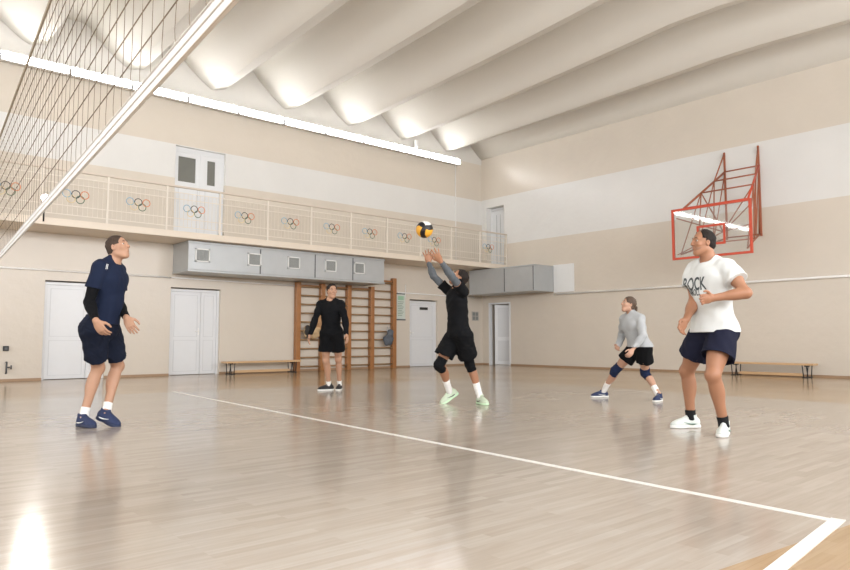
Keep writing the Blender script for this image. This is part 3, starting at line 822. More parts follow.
# one row per player: size, left and right foot pitch, then points in the order listed in ORDER
ORDER = ['neck', 'pelvis', 'head'] + [a+q for q in 'LR' for a in ('sh', 'el', 'wr', 'kn', 'hp', 'kne', 'an', 'ft')] + ['hf', 'hl', 'cf', 'pf']
ROWS = {
'L': (1.05, -16, 0, [
    (-14.141, -8.851, 1.556), (-14.202, -8.732, 0.938), (-14.119, -8.885, 1.703), (-14.046, -8.686, 1.5),
    (-14.035, -8.675, 1.185), (-14.025, -8.901, 1.033), (-14.002, -8.952, 0.956), (-14.124, -8.679, 0.918),
    (-13.964, -8.479, 0.564), (-14.103, -8.636, 0.13), (0.457, -0.89, 0), (-14.295, -8.948, 1.5),
    (-14.365, -8.913, 1.173), (-14.355, -9.119, 0.994), (-14.305, -9.132, 0.905), (-14.281, -8.785, 0.918),
    (-14.166, -8.551, 0.552), (-14.285, -8.555, 0.09), (0.21, -0.978, 0), (0.646, -0.714, 0.268),
    (0.736, 0.676, 0.028), (0.727, -0.686, 0), (0.612, -0.791, 0)]),
'R': (1.04, 0, 0, [
    (-10.224, -12.758, 1.509), (-10.159, -12.751, 0.909), (-10.274, -12.733, 1.688), (-10.259, -12.935, 1.452),
    (-10.313, -13.115, 1.217), (-10.487, -12.912, 1.177), (-10.567, -12.864, 1.167), (-10.177, -12.843, 0.889),
    (-10.409, -12.85, 0.52), (-10.267, -12.864, 0.09), (-0.945, -0.327, 0), (-10.177, -12.58, 1.452),
    (-10.253, -12.62, 1.163), (-10.463, -12.65, 0.996), (-10.522, -12.632, 0.925), (-10.141, -12.659, 0.889),
    (-10.038, -12.417, 0.528), (-10.019, -12.432, 0.09), (-0.846, 0.533, 0), (-0.826, 0.561, 0.059),
    (-0.562, -0.827, -0.006), (-0.974, 0.225, 0), (-0.982, 0.191, 0)]),
'S': (1.02, 0, -30, [
    (-10.21, -9.469, 1.472), (-10.166, -9.447, 0.893), (-10.197, -9.493, 1.598), (-10.255, -9.638, 1.416),
    (-10.497, -9.683, 1.58), (-10.692, -9.69, 1.76), (-10.754, -9.688, 1.827), (-10.183, -9.537, 0.873),
    (-9.946, -9.422, 0.517), (-9.829, -9.496, 0.09), (-0.348, -0.937, 0), (-10.156, -9.295, 1.416),
    (-10.335, -9.164, 1.638), (-10.269, -8.995, 1.832), (-10.288, -8.994, 1.923), (-10.148, -9.356, 0.873),
    (-10.31, -9.256, 0.515), (-10.039, -9.151, 0.15), (-0.962, 0.273, 0), (-0.686, 0.461, 0.564),
    (-0.587, -0.808, -0.054), (-0.961, 0.276, 0), (-0.982, 0.191, 0)]),
'M': (0.97, 0, 0, [
    (-10.167, -6.511, 1.436), (-10.129, -6.49, 0.927), (-10.158, -6.536, 1.594), (-10.046, -6.631, 1.382),
    (-10.07, -6.779, 1.145), (-10.098, -6.865, 0.909), (-10.106, -6.905, 0.832), (-10.069, -6.553, 0.907),
    (-9.936, -6.407, 0.502), (-9.824, -6.276, 0.09), (-0.656, -0.754, 0), (-10.281, -6.386, 1.382),
    (-10.4, -6.429, 1.131), (-10.488, -6.431, 0.895), (-10.524, -6.447, 0.817), (-10.19, -6.428, 0.907),
    (-10.13, -6.34, 0.488), (-10.019, -6.264, 0.09), (-0.983, 0.183, 0), (-0.289, -0.957, 0),
    (0.957, -0.289, 0), (-0.72, -0.694, 0), (-0.72, -0.694, 0)]),
'G': (0.9, 0, 0, [
    (-7.959, -10.528, 1.147), (-7.845, -10.583, 0.72), (-7.993, -10.515, 1.295), (-7.99, -10.686, 1.099),
    (-8.075, -10.772, 0.868), (-8.19, -10.683, 0.684), (-8.252, -10.683, 0.633), (-7.874, -10.658, 0.7),
    (-7.692, -10.562, 0.364), (-7.767, -10.8, 0.09), (-0.978, -0.21, 0), (-7.903, -10.383, 1.099),
    (-7.799, -10.277, 0.884), (-7.979, -10.335, 0.746), (-8.039, -10.342, 0.692), (-7.816, -10.507, 0.7),
    (-7.857, -10.206, 0.398), (-7.802, -9.948, 0.09), (-0.818, 0.575, 0), (-0.819, 0.521, 0.24),
    (-0.543, -0.839, -0.028), (-0.961, 0.276, 0), (-0.933, 0.359, 0)]),
}
POSES = {}
for who, (size_, pitch_l, pitch_r, pts_) in ROWS.items():
    POSES[who] = {k: list(v) for k, v in zip(ORDER, pts_)}
    POSES[who]['s'] = size_; POSES[who]['pi'+'L'] = pitch_l; POSES[who]['pi'+'R'] = pitch_r
V3 = lambda a: np.array(a, float)
nrm = lambda v: v/np.linalg.norm(v)
lerp = lambda a, b, t: a+(b-a)*t
UP = V3((0, 0, 1))
H = .0048

def skin(name, c):
    return mat(name, c, .5, sss=.08, var=.06, vscale=9, bump=.04, bscale=120, spec=.35)
EYE_W = mat('eye_white', srgb(190, 180, 170), .35); EYE_D = mat('eye_iris', srgb(40, 30, 24), .15)
LIPS = mat('lip_skin', srgb(150, 92, 76), .45)

def hand(F, wr, d, n, side, s, curl=.5, spread=.25, fist=0.0):
    """wrist, direction of the palm, palm normal, thumb side (unit), size"""
    d = nrm(d); side = nrm(side-d*(side@d)); n = nrm(np.cross(d, side))*(1 if np.cross(d, side)@n > 0 else -1)
    A = np.array([d, side, n])
    F.ell(wr+d*.048*s, A, (.056*s, .041*s, .018*s), .014)
    F.cone(wr, wr+d*.04*s, .025*s, .027*s, .014, sq=(n, .72))
    for i, (o, L) in enumerate(((.031, .074), (.0105, .083), (-.0105, .078), (-.031, .062))):
        a = wr+d*(.088-.004*abs(i-1.2))*s+side*o*s
        F.cone(wr+d*.045*s+side*o*.8*s, a, .013*s, .0105*s, .008)
        dr = nrm(d+side*o*spread*22); ang = curl*(1+.12*i)
        for j, fr in enumerate((.45, .31, .24)):
            dd = nrm(dr*math.cos(ang)+n*math.sin(ang)); b = a+dd*L*fr*s
            F.cone(a, b, (.0098-.0009*j)*s, (.0091-.0010*j)*s, .003); a = b; ang += curl*(.9 if j == 0 else .7)
    a = wr+d*.022*s+side*.024*s; dd = nrm(d*.62+side*.72+n*.28); b = a+dd*.042*s
    F.cone(a, b, .015*s, .0115*s, .012); dd = nrm(d*.86+side*.36+n*.36); c = b+dd*.03*s
    F.cone(b, c, .0112*s, .0098*s, .003); F.cone(c, c+nrm(d*.9+n*.4)*.024*s, .0098*s, .0082*s, .003)

def make_person(key, label, skinm, opt):
    p = {k: (V3(v) if isinstance(v, list) else v) for k, v in POSES[key].items()}
    s = p['s']; fem = opt.get('female', False); bulk = opt.get('bulk', 1.0)
    pel, nk, hd = p['pelvis'], p['neck'], p['head']
    tl = nrm(nk-pel); cf, pf = p['cf'], p['pf']; cl = nrm(np.cross(tl, cf)); cf = nrm(np.cross(cl, tl)); pl = nrm(np.cross(UP, pf))
    cl = -cl if (p['shL']-p['shR'])@cl < 0 else cl; pl = -pl if (p['hpL']-p['hpR'])@pl < 0 else pl
    TA = np.array([cl, cf, tl]); PA = np.array([pl, pf, UP])
    allp = np.array([v for k, v in p.items() if k[:2] in ('sh', 'el', 'wr', 'kn', 'hp', 'an', 'he', 'ne', 'pe')])
    lo = allp.min(0)-.26; hi = allp.max(0)+.26; lo[2] = -.005
    org = V3((pel[0], pel[1], 0)); T = np.linalg.norm(nk-pel)
    def torso(F, g, k=.05, shirt=False):
        w = bulk*s; fm = .93 if fem else 1
        F.ell(pel+UP*.02*s+pf*.0, PA, (.150*w*(1.05 if fem else 1)+g, .108*w+g, .115*s+g), k)
        wf = opt.get('waist', 1.0)
        F.ell(lerp(pel, nk, .34)+cf*opt.get('arch', .005), TA, (.137*w*fm*wf+g, .103*w*wf+g, .16*s+g), k)
        F.ell(lerp(pel, nk, .66)+cf*.006, TA, (.158*w*fm+g, .112*w+g, .19*s+g), k)
        for q, sd in (('L', 1), ('R', -1)):
            F.ell(lerp(pel, nk, .76)+cl*sd*.07*w+cf*.055*w, TA, (.075*w+g, .045*w+g, .065*w+g), .04)
            F.cone(lerp(pel, nk, .86), p['sh'+q]-tl*.012, .072*w*fm+g*.9, .046*w*fm+g*.7, .04)
            F.cone(nk+tl*.035*s-cf*.012, lerp(nk, p['sh'+q], .8)+tl*.01, .040*w*fm+g*.6, .034*w*fm+g, .035)
            F.ell(p['hp'+q]-pf*.045*w+UP*.0, PA, (.078*w+g*.6, .07*w+g*.6, .085*w+g*.6), .04)
        if fem:
            for sd in (1, -1): F.ell(lerp(pel, nk, .70)+cl*sd*.062*s+cf*.085*s, TA, (.055*s+g, .04*s+g, .055*s+g), .03)
    def arm(F, q, g=0, end=1.0, k=.02, upto=None):
        w = s*bulk*(.85 if fem else 1); sh, el, wr = p['sh'+q], p['el'+q], p['wr'+q]
        F.ell(sh, np.eye(3), (.056*w+g,)*3, .03)
        F.cone(sh, el, .050*w+g, .037*w+g, k)
        F.ell(lerp(sh, el, .5)+cf*.0, np.eye(3), (.047*w+g,)*3, .03)
        F.ell(el, np.eye(3), (.037*w+g,)*3, .02)
        F.cone(el, wr, .040*w+g, .0265*w+g, k)
        A = frame(wr-el); F.ell(lerp(el, wr, .28), A, (.095*w, .044*w+g, .041*w+g), .02)
    def frame(d):
        d = nrm(d); a = np.cross(d, UP) if abs(d[2]) < .95 else np.cross(d, V3((1, 0, 0))); a = nrm(a); return np.array([d, a, np.cross(d, a)])
    def legdirs(q):
        hp, kn, an = p['hp'+q], p['kne'+q], p['an'+q]
        fwd = pf - 0; b = nrm(an-kn); fw = nrm(fwd*.5+p['ft'+q]*.5); fw = nrm(fw-b*(fw@b)); return hp, kn, an, fw
    # ---- body
    F = Field(lo, hi, H)
    torso(F, 0)
    w = s*bulk
    for q, sd in (('L', 1), ('R', -1)):
        arm(F, q)
        hp, kn, an, fw = legdirs(q); lw = w*(.98 if fem else 1)
        F.cone(hp, kn, .088*lw, .056*lw, .03)
        F.ell(lerp(hp, kn, .45)+fw*.018, frame(kn-hp), (.17*s, .074*lw, .074*lw), .03)
        F.ell(kn+fw*.012, frame(kn-hp), (.058*s, .053*lw, .053*lw), .02)
        F.cone(kn, an, .050*lw, .034*lw, .02)
        F.ell(lerp(kn, an, .30)-fw*.020, frame(an-kn), (.125*s, .052*lw, .050*lw), .03)
        ft = p['ft'+q]; F.ell(an, np.eye(3), (.037*s,)*3, .01)
        pi = math.radians(p.get('pi'+q, 0)); fd = nrm(ft*math.cos(pi)+UP*math.sin(pi)); fu = nrm(UP-fd*(UP@fd)) if abs(pi) > 0 else UP
        F.cone(an-fd*.02*s-fu*.05*s, an+fd*.13*s-fu*.062*s, .030*s, .020*s, .02)
        hdv = p['kn'+q]-p['wr'+q]; h = opt['hands'][q]
        hn = V3(h[0]); hs = V3(h[1])
        hand(F, p['wr'+q], hdv, hn, hs, s*(.93 if fem else 1.0)*1.04, h[2], h[3])
    hf, hl = nrm(p['hf']), nrm(p['hl']); hu = np.cross(hf, hl); hs_ = s**.3*(.95 if fem else 1)*opt.get('headk', 1.0)
    HA = np.array([hl, hf, hu]); X = lambda l, f, u: hd+(hl*l+hf*f+hu*u)*hs_
    F.cone(nk-tl*.02, X(0, -.028, -.05), .060*w*(.82 if fem else 1), .054*w*(.82 if fem else 1), .03)
    F.ell(X(0, -.012, .028), HA, V3((.074, .094, .088))*hs_, .02)
    F.ell(X(0, .018, -.035), HA, V3((.057, .072, .078))*hs_, .03)
    F.ell(X(0, .052, -.093), HA, V3((.025, .022, .019))*hs_, .025)
    for sd in (1, -1):
        F.cone(X(sd*.05, -.002, -.06), X(sd*.015, .055, -.095), .016*hs_, .016*hs_, .03)
        F.ell(X(sd*.037, .064, -.018), HA, V3((.022, .018, .02))*hs_, .02)
        F.cone(X(sd*.012, .084, .030), X(sd*.042, .070, .030), .0085*hs_, .0075*hs_, .015)
        F.ell(X(sd*.031, .094, .011), HA, V3((.015, .015, .007))*hs_, .008, neg=True)
        F.ell(X(sd*.076, -.006, -.004), HA, V3((.008, .018, .030))*hs_, .006)
        F.ell(X(sd*.080, .000, -.004), HA, V3((.004, .008, .015))*hs_, .004, neg=True)
    F.cone(X(0, .086, .022), X(0, .105, -.018), .008*hs_, .0105*hs_, .012)
    for sd in (1, -1): F.ell(X(sd*.011, .098, -.024), HA, V3((.008, .011, .008))*hs_, .006)
    F.ell(X(0, .083, -.052), HA, V3((.021, .011, .008))*hs_, .008); F.ell(X(0, .081, -.062), HA, V3((.018, .011, .007))*hs_, .008)
    F.ell(X(0, .092, -.0565), HA, V3((.022, .008, .0016))*hs_, .003, neg=True)
    body = F.mesh('person', skinm, None, tuple(org))
    tag(body, label, 'person')
    P_ = body
    # ---- eyes, brows, lips
    for sd in (1, -1):
        bm = B(); r = bmesh.ops.create_uvsphere(bm, u_segments=16, v_segments=12, radius=.0125*hs_)
        c = Vector(X(sd*.031, .0695, .011)-org); f3 = Vector(hf)
        for f in bm.faces:
            f.smooth = True; f.material_index = 1 if f.calc_center_median().normalized().dot(f3) > .80 else 0
        bmesh.ops.translate(bm, verts=bm.verts, vec=c); obj('eye', bm, [EYE_W, EYE_D], P_)
        bm = B(); tube(bm, [X(sd*.014, .0895, .033)-org, X(sd*.03, .0845, .039)-org, X(sd*.046, .070, .034)-org], [.003, .0038, .002], 6)
        obj('eyebrow', bm, opt['hair'], P_, True)
    bm = B(); tube(bm, [X(-.019, .081, -.055)-org, X(-.007, .0905, -.0518)-org, X(.007, .0905, -.0518)-org, X(.019, .081, -.055)-org], [.0015, .0034, .0034, .0015], 8)
    tube(bm, [X(-.017, .080, -.0585)-org, X(0, .0895, -.0622)-org, X(.017, .080, -.0585)-org], [.0015, .004, .0015], 8); obj('lips', bm, LIPS, P_, True)
    # ---- hair
    t = opt.get('hair_t', .006)
    G = Field(hd-.17, hd+.17, .0038)
    G.ell(X(0, -.014, .030), HA, V3((.075+t, .095+t, .088+t))*hs_, 0)
    G.ell(X(0, -.040, -.010), HA, V3((.062+t, .065+t*.5, .075))*hs_, .02)
    style = opt['style']
    def region(f0, u0, nf=0, nu=0): return np.maximum(-G.lin(X(0, f0, 0), hf+hu*nf), G.lin(X(0, 0, u0), hu+hf*nu))
    if style in ('short', 'crop'):
        G.carve(region(.045, .068, -.15, -.25)); G.carve(region(.012, .022)); G.carve(region(-.018, -.012)); G.plane(X(0, 0, -.055), -hu+hf*.2)
    elif style == 'receding':
        G.carve(region(.038, .080, 0, -.2)); G.carve(region(.010, .036)); G.carve(region(-.020, -.01)); G.plane(X(0, 0, -.065), -hu+hf*.2)
        G.ell(X(0, .06, .10), HA, V3((.030, .040, .03))*hs_, .01, neg=True)
    else:
        G.carve(region(.052, .070, -.2, -.3)); G.carve(region(.015, .020)); G.carve(region(-.012, -.018)); G.plane(X(0, 0, -.07), -hu+hf*.3)
    G.wrinkle(.0016, 90, 4)
    hr = G.mesh('hair', opt['hair'], P_, org)
    if style == 'ponytail':
        bm = B(); a = X(0, -.10, .0)-org
        tube(bm, [a, X(0, -.125, -.01)-org, X(-.01, -.135, -.05)-org, X(-.01, -.125, -.10)-org, X(-.005, -.112, -.135)-org], [.014, .020, .021, .015, .003], 10)
        obj('ponytail', bm, opt['hair'], hr, True)
        bm = B(); ring(bm, X(0, -.108, -.003)-org, hl, hu, .014, .005); obj('hair_tie', bm, MT['black'], hr)
    if opt.get('beard'):
        G = Field(hd-.15, hd+.15, .004)
        G.ell(X(0, .018, -.036), HA, V3((.0585, .0745, .0805))*hs_, 0); G.ell(X(0, .053, -.094), HA, V3((.027, .0235, .021))*hs_, .02)
        G.plane(X(0, 0, -.036), hu); G.ell(X(0, .09, -.056), HA, V3((.026, .03, .014))*hs_, .004, neg=True)
        G.plane(X(0, -.005, 0), -hf)
        G.mesh('beard', opt['beard'], P_, org)
    # ---- upper garment
    su = opt['shirt']; G = Field(lo, hi, H); g = su.get('g', .013)
    torso(G, g)
    hem = pel-UP*su.get('hem', .03)*s
    G.cone(lerp(pel, nk, .40)+cf*opt.get('arch', .0), hem-UP*.02, .125*w*opt.get('waist', 1.0)+g, (.150+su.get('flare', .012))*w+g, .05, sq=(pf, .76))
    for q in 'LR':
        ws = w*(.86 if fem else 1); sh, el, wr = p['sh'+q], p['el'+q], p['wr'+q]; L = su['sleeve']
        if L < 1:
            e = lerp(sh, el, L); G.cone(sh, e, .053*ws+g*.8, (.047+su.get('sl', .012))*ws+g*.7, .03, flat=True)
        else:
            arm(G, q, g*.75)
    # neck opening
    G.ell(nk+tl*.035*s+cf*.012, TA, (.066*w*(.85 if fem else 1), .07*w*(.85 if fem else 1), .062*s), .006, neg=True)
    G.wrinkle(su.get('amp', .0032), su.get('wsc', 17), sum(map(ord, key)))
    G.plane(hem, -UP+pf*su.get('tilt', 0))
    shirt = G.mesh('shirt', su['mat'], P_, org, su.get('label'))
    # collar band
    # ---- shorts
    so = opt['shorts']; G = Field(lo, np.minimum(hi, (9, 9, pel[2]+.3)), H); g = .015
    G.ell(pel+UP*.02*s, PA, (.150*w*(1.05 if fem else 1)+g, .108*w+g, .12*s+g), .04)
    G.ell(pel+UP*.09*s, PA, (.142*w+g*.5, .105*w+g*.5, .09*s), .04)
    for q in 'LR':
        hp, kn, an, fw = legdirs(q); e = lerp(hp, kn, so['len'])
        G.ell(hp-pf*.055*w, PA, (.078*w+g, .07*w+g, .085*w+g), .04)
        G.cone(hp+UP*.02, e, .092*w+g, (.080+so.get('flare', .02))*w+g, .035, flat=True)
    G.plane(pel+UP*.12*s, UP)
    G.wrinkle(.0035, 17, 5+sum(map(ord, key)))
    # hollow leg openings
    for q in 'LR':
        hp, kn, an, fw = legdirs(q); e = lerp(hp, kn, so['len']); d = nrm(kn-hp)
        sl, Pp = G.sub(e-.2, e+.2); v = Pp-e.astype(np.float32); tt = v@d.astype(np.float32); q2 = v-tt[..., None]*d
        rad = np.sqrt((q2*q2).sum(-1))-((.080+so.get('flare', .02))*w+g-.012)
        G.f[sl] = np.maximum(G.f[sl], -np.maximum(rad, -(tt+.035)))
    shorts = G.mesh('shorts', so['mat'], P_, org)
    # ---- sleeves, socks, knee pads
    def sleeve_piece(name, a, b, ra, rb, m, label=None, par=P_, k=.01, mid=None):
        pts = [a, b] if mid is None else [a, mid, b]
        G = Field(np.min(pts, 0)-.11, np.max(pts, 0)+.11, .004)
        if mid is None: G.cone(a, b, ra, rb, k, flat=True, flata=True)
        else:
            G.cone(a, mid, ra, (ra+rb)/2, k, flata=True); G.cone(mid, b, (ra+rb)/2, rb, k, flat=True)
        G.wrinkle(.0012, 60, 9)
        return G.mesh(name, m, par, org, label)
    for q in 'LR':
        sh, el, wr = p['sh'+q], p['el'+q], p['wr'+q]; ws = w
        if opt.get('armsleeve'):
            a0 = opt.get('as0', .35)
            G = Field(np.min([sh, el, wr], 0)-.11, np.max([sh, el, wr], 0)+.11, .004); gg = .005
            G.cone(lerp(sh, el, a0), el, .0485*ws+gg, .037*ws+gg, .01, flata=True); G.ell(el, np.eye(3), (.0375*ws+gg,)*3, .02)
            e2 = lerp(el, wr, .93); G.cone(el, e2, .040*ws+gg, .0275*ws+gg, .01, flat=True)
            G.ell(lerp(el, wr, .28), frame(wr-el), (.095*ws, .044*ws+gg, .041*ws+gg), .02)
            G.wrinkle(.0012, 55, 3); G.mesh('arm_sleeve', opt['armsleeve'], P_, org)
        hp, kn, an, fw = legdirs(q)
        if opt.get('sock'):
            h = opt.get('sockh', .2); sleeve_piece('sock', lerp(an, kn, h), an-UP*.02, .038*w+(.008 if h > .3 else .003), .0395*w, opt['sock'])
        if opt.get('pad'):
            a = lerp(kn, hp, .21); b = lerp(kn, an, .23)
            G = Field(np.min([a, b], 0)-.13, np.max([a, b], 0)+.13, .004)
            G.cone(a, kn+fw*.006, .070*w, .064*w, .01, flata=True); G.cone(kn+fw*.006, b, .064*w, .060*w, .01, flat=True)
            G.ell(kn+fw*.032, frame(b-a), (.075*s, .052*s, .042*s), .03)
            G.plane(a, nrm(a-kn)); G.plane(b, nrm(b-kn)); G.wrinkle(.0016, 60, 2)
            G.mesh('knee_pad', opt['pad'], P_, org)
    # ---- shoes
    for q, sd in (('L', 1), ('R', -1)):
        an = p['an'+q]; ft = nrm(p['ft'+q]); pi = math.radians(p.get('pi'+q, 0))
        fd = nrm(ft*math.cos(pi)+UP*math.sin(pi)); fs = nrm(np.cross(UP, ft)); fu = np.cross(fd, fs); A = np.array([fd, fs, fu])
        k_ = s*opt.get('shoek', 1.0); Z = lambda f, l, u: an+(fd*f+fs*l+fu*u)*k_
        base = -.088/k_ if pi == 0 else -.086
        if pi: # drop the toe to the floor
            pass
        G = Field(an-.24, an+.24, .004)
        G.ell(Z(-.035, 0, base+.048), A, V3((.050, .036, .050))*k_, .02)
        G.ell(Z(.055, 0, base+.042), A, V3((.11, .041, .042))*k_, .03)
        G.ell(Z(.125, sd*-.004, base+.032), A, V3((.075, .044, .030))*k_, .03)
        G.cone(Z(-.012, 0, base+.05), Z(-.008, 0, base+.115), .040*k_, .043*k_, .02, flat=True)
        G.cone(Z(.03, 0, base+.095), Z(.10, 0, base+.06), .020*k_, .018*k_, .02)
        G.ell(Z(-.004, 0, base+.135), A, V3((.034, .033, .035))*k_, .004, neg=True)
        G.plane(Z(0, 0, base+.014), -fu)
        shoe = G.mesh('shoe', opt['shoe'], P_, org)
        G = Field(an-.24, an+.24, .004)
        G.ell(Z(-.035, 0, base+.012), A, V3((.056, .039, .06))*k_, .02); G.ell(Z(.055, 0, base+.012), A, V3((.12, .036, .06))*k_, .03)
        G.ell(Z(.120, sd*-.004, base+.012), A, V3((.085, .048, .06))*k_, .03)
        G.plane(Z(0, 0, base+.026), fu); G.plane(Z(0, 0, base+.0), -fu)
        G.mesh('sole', opt['sole'], shoe, org)
        bm = B()
        for i in range(4):
            a = Z(.035+.02*i, -.022, base+.098-.011*i)-org; b = Z(.035+.02*i, .022, base+.098-.011*i)-org; c = Z(.037+.02*i, 0, base+.117-.011*i)-org
            tube(bm, [a, c, b], .0032*k_, 6)
        obj('laces', bm, opt['lace'], shoe)
        if opt.get('stripe'):
            for m_ in (1, -1):
                bm = B(); pts = []
                for j in range(9):
                    t = j/8; pts.append(Z(-.025+.12*t, m_*(.047-.004*abs(t-.4)), base+.036+.03*(t-.2)**2+(.028 if t < .15 else 0)*0)-org)
                tube(bm, pts, [.002, .0055, .0065, .006, .005, .0045, .0035, .0028, .0015], 6); obj('side_stripe', bm, opt['stripe'], shoe)
    return dict(root=P_, org=org, shirt=shirt, shorts=shorts, p=p, cl=cl, cf=cf, tl=tl, pf=pf, pl=pl, s=s, w=w, legd=legdirs)

cloth = lambda n, c, r=.85, **k: mat(n, c, r, bump=.15, bscale=180, var=.05, vscale=14, spec=.2, **k)
navy = cloth('navy_jersey', srgb(25, 34, 56)); navy2 = cloth('navy_shorts', srgb(21, 27, 43)); blk = cloth('black_jersey', srgb(11, 12, 15))
blk2 = cloth('black_shorts_cloth', srgb(10, 11, 14)); white_c = cloth('white_cotton', srgb(208, 210, 208)); grey_c = cloth('grey_melange', srgb(168, 170, 171))
sock_w = cloth('white_sock', srgb(232, 230, 226)); pad_n = cloth('navy_pad', srgb(28, 38, 66)); pad_b = cloth('black_pad', srgb(12, 13, 16))
sleeve_g = cloth('grey_sleeve', srgb(88, 92, 96)); 
hair_d = mat('dark_brown_hair', srgb(34, 28, 25), .75, spec=.2, bump=.4, bscale=220, var=.2, vscale=90)
hair_b = mat('short_brown_hair', srgb(70, 58, 50), .8, spec=.2, bump=.5, bscale=220, var=.25, vscale=80)
hair_g = mat('light_brown_hair', srgb(76, 57, 42), .55, bump=.5, bscale=160, var=.25, vscale=60)
beard_m = mat('beard_stubble', srgb(142, 104, 82), .7, var=.1, vscale=80)
sk2 = skin('skin_light', srgb(176, 136, 111)); sk3 = skin('skin_warm', srgb(158, 113, 86)); sk4 = skin('skin_fair', srgb(184, 144, 121))
shoe_n = mat('navy_shoe_mesh', srgb(34, 47, 82), .7, bump=.3, bscale=150, var=.15, vscale=30); shoe_w = mat('white_shoe_mesh', srgb(206, 211, 206), .6, bump=.2, bscale=150, var=.04, vscale=30)
shoe_k = mat('black_shoe_mesh', srgb(30, 30, 32), .7, bump=.2, bscale=150); shoe_l = mat('pale_green_shoe', srgb(190, 204, 180), .6, bump=.2, bscale=150, var=.08, vscale=20)
sole_w = mat('white_sole', srgb(226, 226, 222), .6); sole_n = mat('navy_sole', srgb(36, 46, 74), .6); sole_l = mat('green_white_sole', srgb(196, 224, 190), .6)
lace_w = mat('white_lace', srgb(230, 230, 226), .7); lace_k = mat('dark_lace', srgb(30, 32, 40), .7)

def inward(key, q):   # palm of a hanging hand faces the thigh
    p = POSES[key]; a = np.array(p['wr'+q]); c = np.array(p['pelvis']); v = c-a; v[2] = 0; return tuple(nrm(v))
fwdv = (0.656, 0.755, 0.0); rtv = (0.755, -0.656, 0.0)
PL = make_person('L', 'man in navy t-shirt, navy shorts and black arm sleeves standing at the left, looking up', sk2,
    dict(hair=hair_b, hair_t=.0035, style='short', bulk=1.0, waist=.86, arch=.03, hands={'L': (inward('L', 'L'), tuple(POSES['L']['cf']), .35, .15), 'R': (inward('L', 'R'), tuple(POSES['L']['cf']), .40, .12)},
         shirt=dict(mat=navy, sleeve=.60, hem=-.03, flare=.01, g=.016), shorts=dict(mat=navy2, len=.74, flare=.01),
         armsleeve=blk, as0=.5, sock=sock_w, sockh=.2, shoe=shoe_n, sole=sole_n, lace=lace_k, stripe=lace_w))
PR = make_person('R', 'man in white lettered t-shirt and dark shorts at the right, looking left', sk3,
    dict(hair=hair_d, hair_t=.006, style='receding', bulk=1.10, hands={'L': (tuple(nrm(np.array([0, 0, -.9])+np.array(POSES['R']['cf'])*-.2)), tuple(nrm(np.array(POSES['R']['cf'])*.3+np.array([0, 0, .5]))), .42, .1), 'R': (inward('R', 'R'), tuple(POSES['R']['cf']), .40, .2)},
         shirt=dict(mat=white_c, sleeve=.52, hem=.02, flare=.03, g=.022, sl=.026, amp=.0045, wsc=13, label='white t-shirt with dark lettering'), shorts=dict(mat=cloth('dark_navy_shorts', srgb(24, 26, 44)), len=.60, flare=.03),
         sock=cloth('black_sock', srgb(30, 30, 32)), sockh=.17, shoe=shoe_w, sole=sole_w, lace=lace_w, beard=beard_m, stripe=mat('shoe_green_mark', srgb(96, 126, 112), .6)))
PS = make_person('S', 'player in black with grey arm sleeves and black knee pads, arms raised under the ball', sk3,
    dict(hair=hair_d, hair_t=.005, style='short', bulk=.97, hands={'L': (tuple(nrm(np.array([-.5, .2, .5]))), tuple(-np.array(rtv)), .22, .55), 'R': (tuple(nrm(np.array([-.5, .2, .5]))), tuple(np.array(rtv)), .22, .55)},
         shirt=dict(mat=blk, sleeve=.55, hem=.04, flare=.01, g=.015), shorts=dict(mat=blk2, len=.72, flare=.035),
         armsleeve=sleeve_g, as0=.4, sock=sock_w, sockh=.42, pad=pad_b, shoe=shoe_l, sole=sole_l, lace=lace_k, stripe=lace_k))
PM = make_person('M', 'man in black long-sleeved shirt and black shorts standing before the wall bars', sk2,
    dict(hair=hair_d, hair_t=.007, style='short', bulk=.98, hands={'L': (inward('M', 'L'), tuple(POSES['M']['cf']), .30, .2), 'R': (inward('M', 'R'), tuple(POSES['M']['cf']), .30, .25)},
         shirt=dict(mat=blk, sleeve=1.0, hem=.03, flare=.01, g=.014), shorts=dict(mat=blk2, len=.62, flare=.03),
         sock=sock_w, sockh=.16, shoe=shoe_k, sole=sole_w, lace=lace_w))
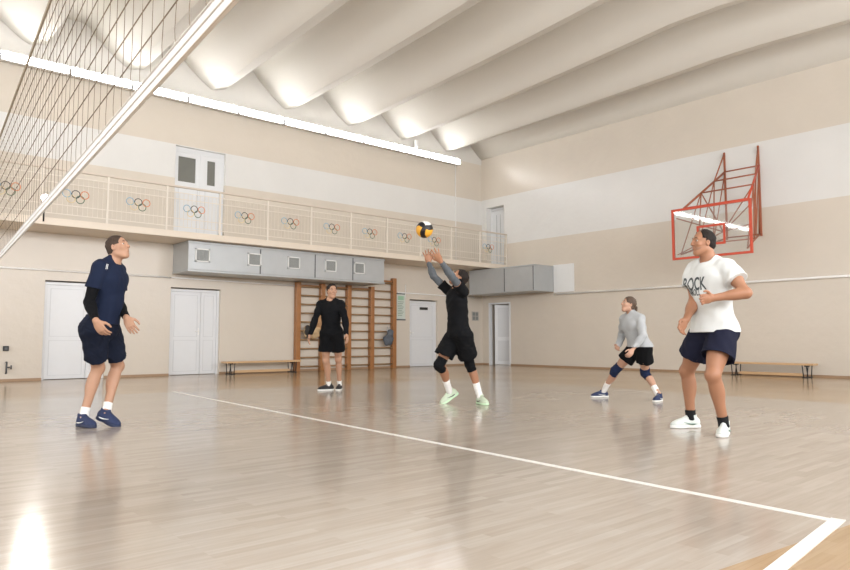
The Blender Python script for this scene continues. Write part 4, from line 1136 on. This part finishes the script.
PG = make_person('G', 'woman in grey top, black shorts and navy knee pads crouching in a wide stance', sk4,
    dict(hair=hair_g, hair_t=.007, style='ponytail', female=True, bulk=1.0, hands={'L': (inward('G', 'L'), tuple(POSES['G']['cf']), .50, .1), 'R': (inward('G', 'R'), tuple(POSES['G']['cf']), .45, .15)},
         shirt=dict(mat=grey_c, sleeve=1.0, hem=.0, flare=.035, g=.027, amp=.0025), shorts=dict(mat=blk2, len=.52, flare=.03),
         sock=sock_w, sockh=.38, pad=pad_n, shoe=shoe_n, sole=sole_w, lace=lace_w, stripe=lace_w))

# ---- lettering on the white shirt, wrapped onto the cloth
def wrap_text(P, txt, size, off_l, off_u, dirv, m, name, outline=0.0):
    cu = bpy.data.curves.new(name, 'FONT'); cu.body = txt; cu.size = size; cu.align_x = 'CENTER'; cu.extrude = 0; cu.offset = outline; cu.space_character = 1.0
    to_ = bpy.data.objects.new(name, cu); COL.objects.link(to_)
    dg = bpy.context.evaluated_depsgraph_get(); me = bpy.data.meshes.new_from_object(to_.evaluated_get(dg)); bpy.data.objects.remove(to_)
    bm = B(); bm.from_mesh(me); bmesh.ops.triangulate(bm, faces=bm.faces[:])
    for _ in range(3):
        es = [e for e in bm.edges if e.calc_length() > .012]
        if es: bmesh.ops.subdivide_edges(bm, edges=es, cuts=1); bmesh.ops.triangulate(bm, faces=bm.faces[:])
    sm = P['shirt'].data
    tree = BVHTree.FromPolygons([v.co for v in sm.vertices], [tuple(q.vertices) for q in sm.polygons])
    d = Vector(nrm(dirv)); left = Vector((0, 0, 1)).cross(d).normalized()
    p = P['p']; c0 = Vector(lerp(p['pelvis'], p['neck'], .0)-P['org']) + Vector(P['tl'])*off_u + left*off_l
    bad = []
    for v in bm.verts:
        o = c0 + left*v.co.x*1.0 + Vector((0, 0, 1))*(v.co.y*1.8) + d*.5
        h = tree.ray_cast(o, -d, 1.0)
        if h[0] is None: bad.append(v)
        else: v.co = h[0]+h[1]*.0022
    if bad: bmesh.ops.delete(bm, geom=bad, context='VERTS')
    bm.normal_update()
    if len(bm.faces): obj(name, bm, m, P['shirt'])
letter = mat('shirt_print', srgb(70, 76, 78), .8)
pr = PR['p']; dr = nrm(PR['cf'])
wrap_text(PR, 'ROCK', .088, -0.055, .375, dr, letter, 'lettering', .002)
wrap_text(PR, 'NROLL', .045, -0.055, .325, dr, letter, 'lettering', .001)
wrap_text(PL, '//', .035, -.05, .555, (-.27, -.96, 0), lace_w, 'shoulder_mark', .001)
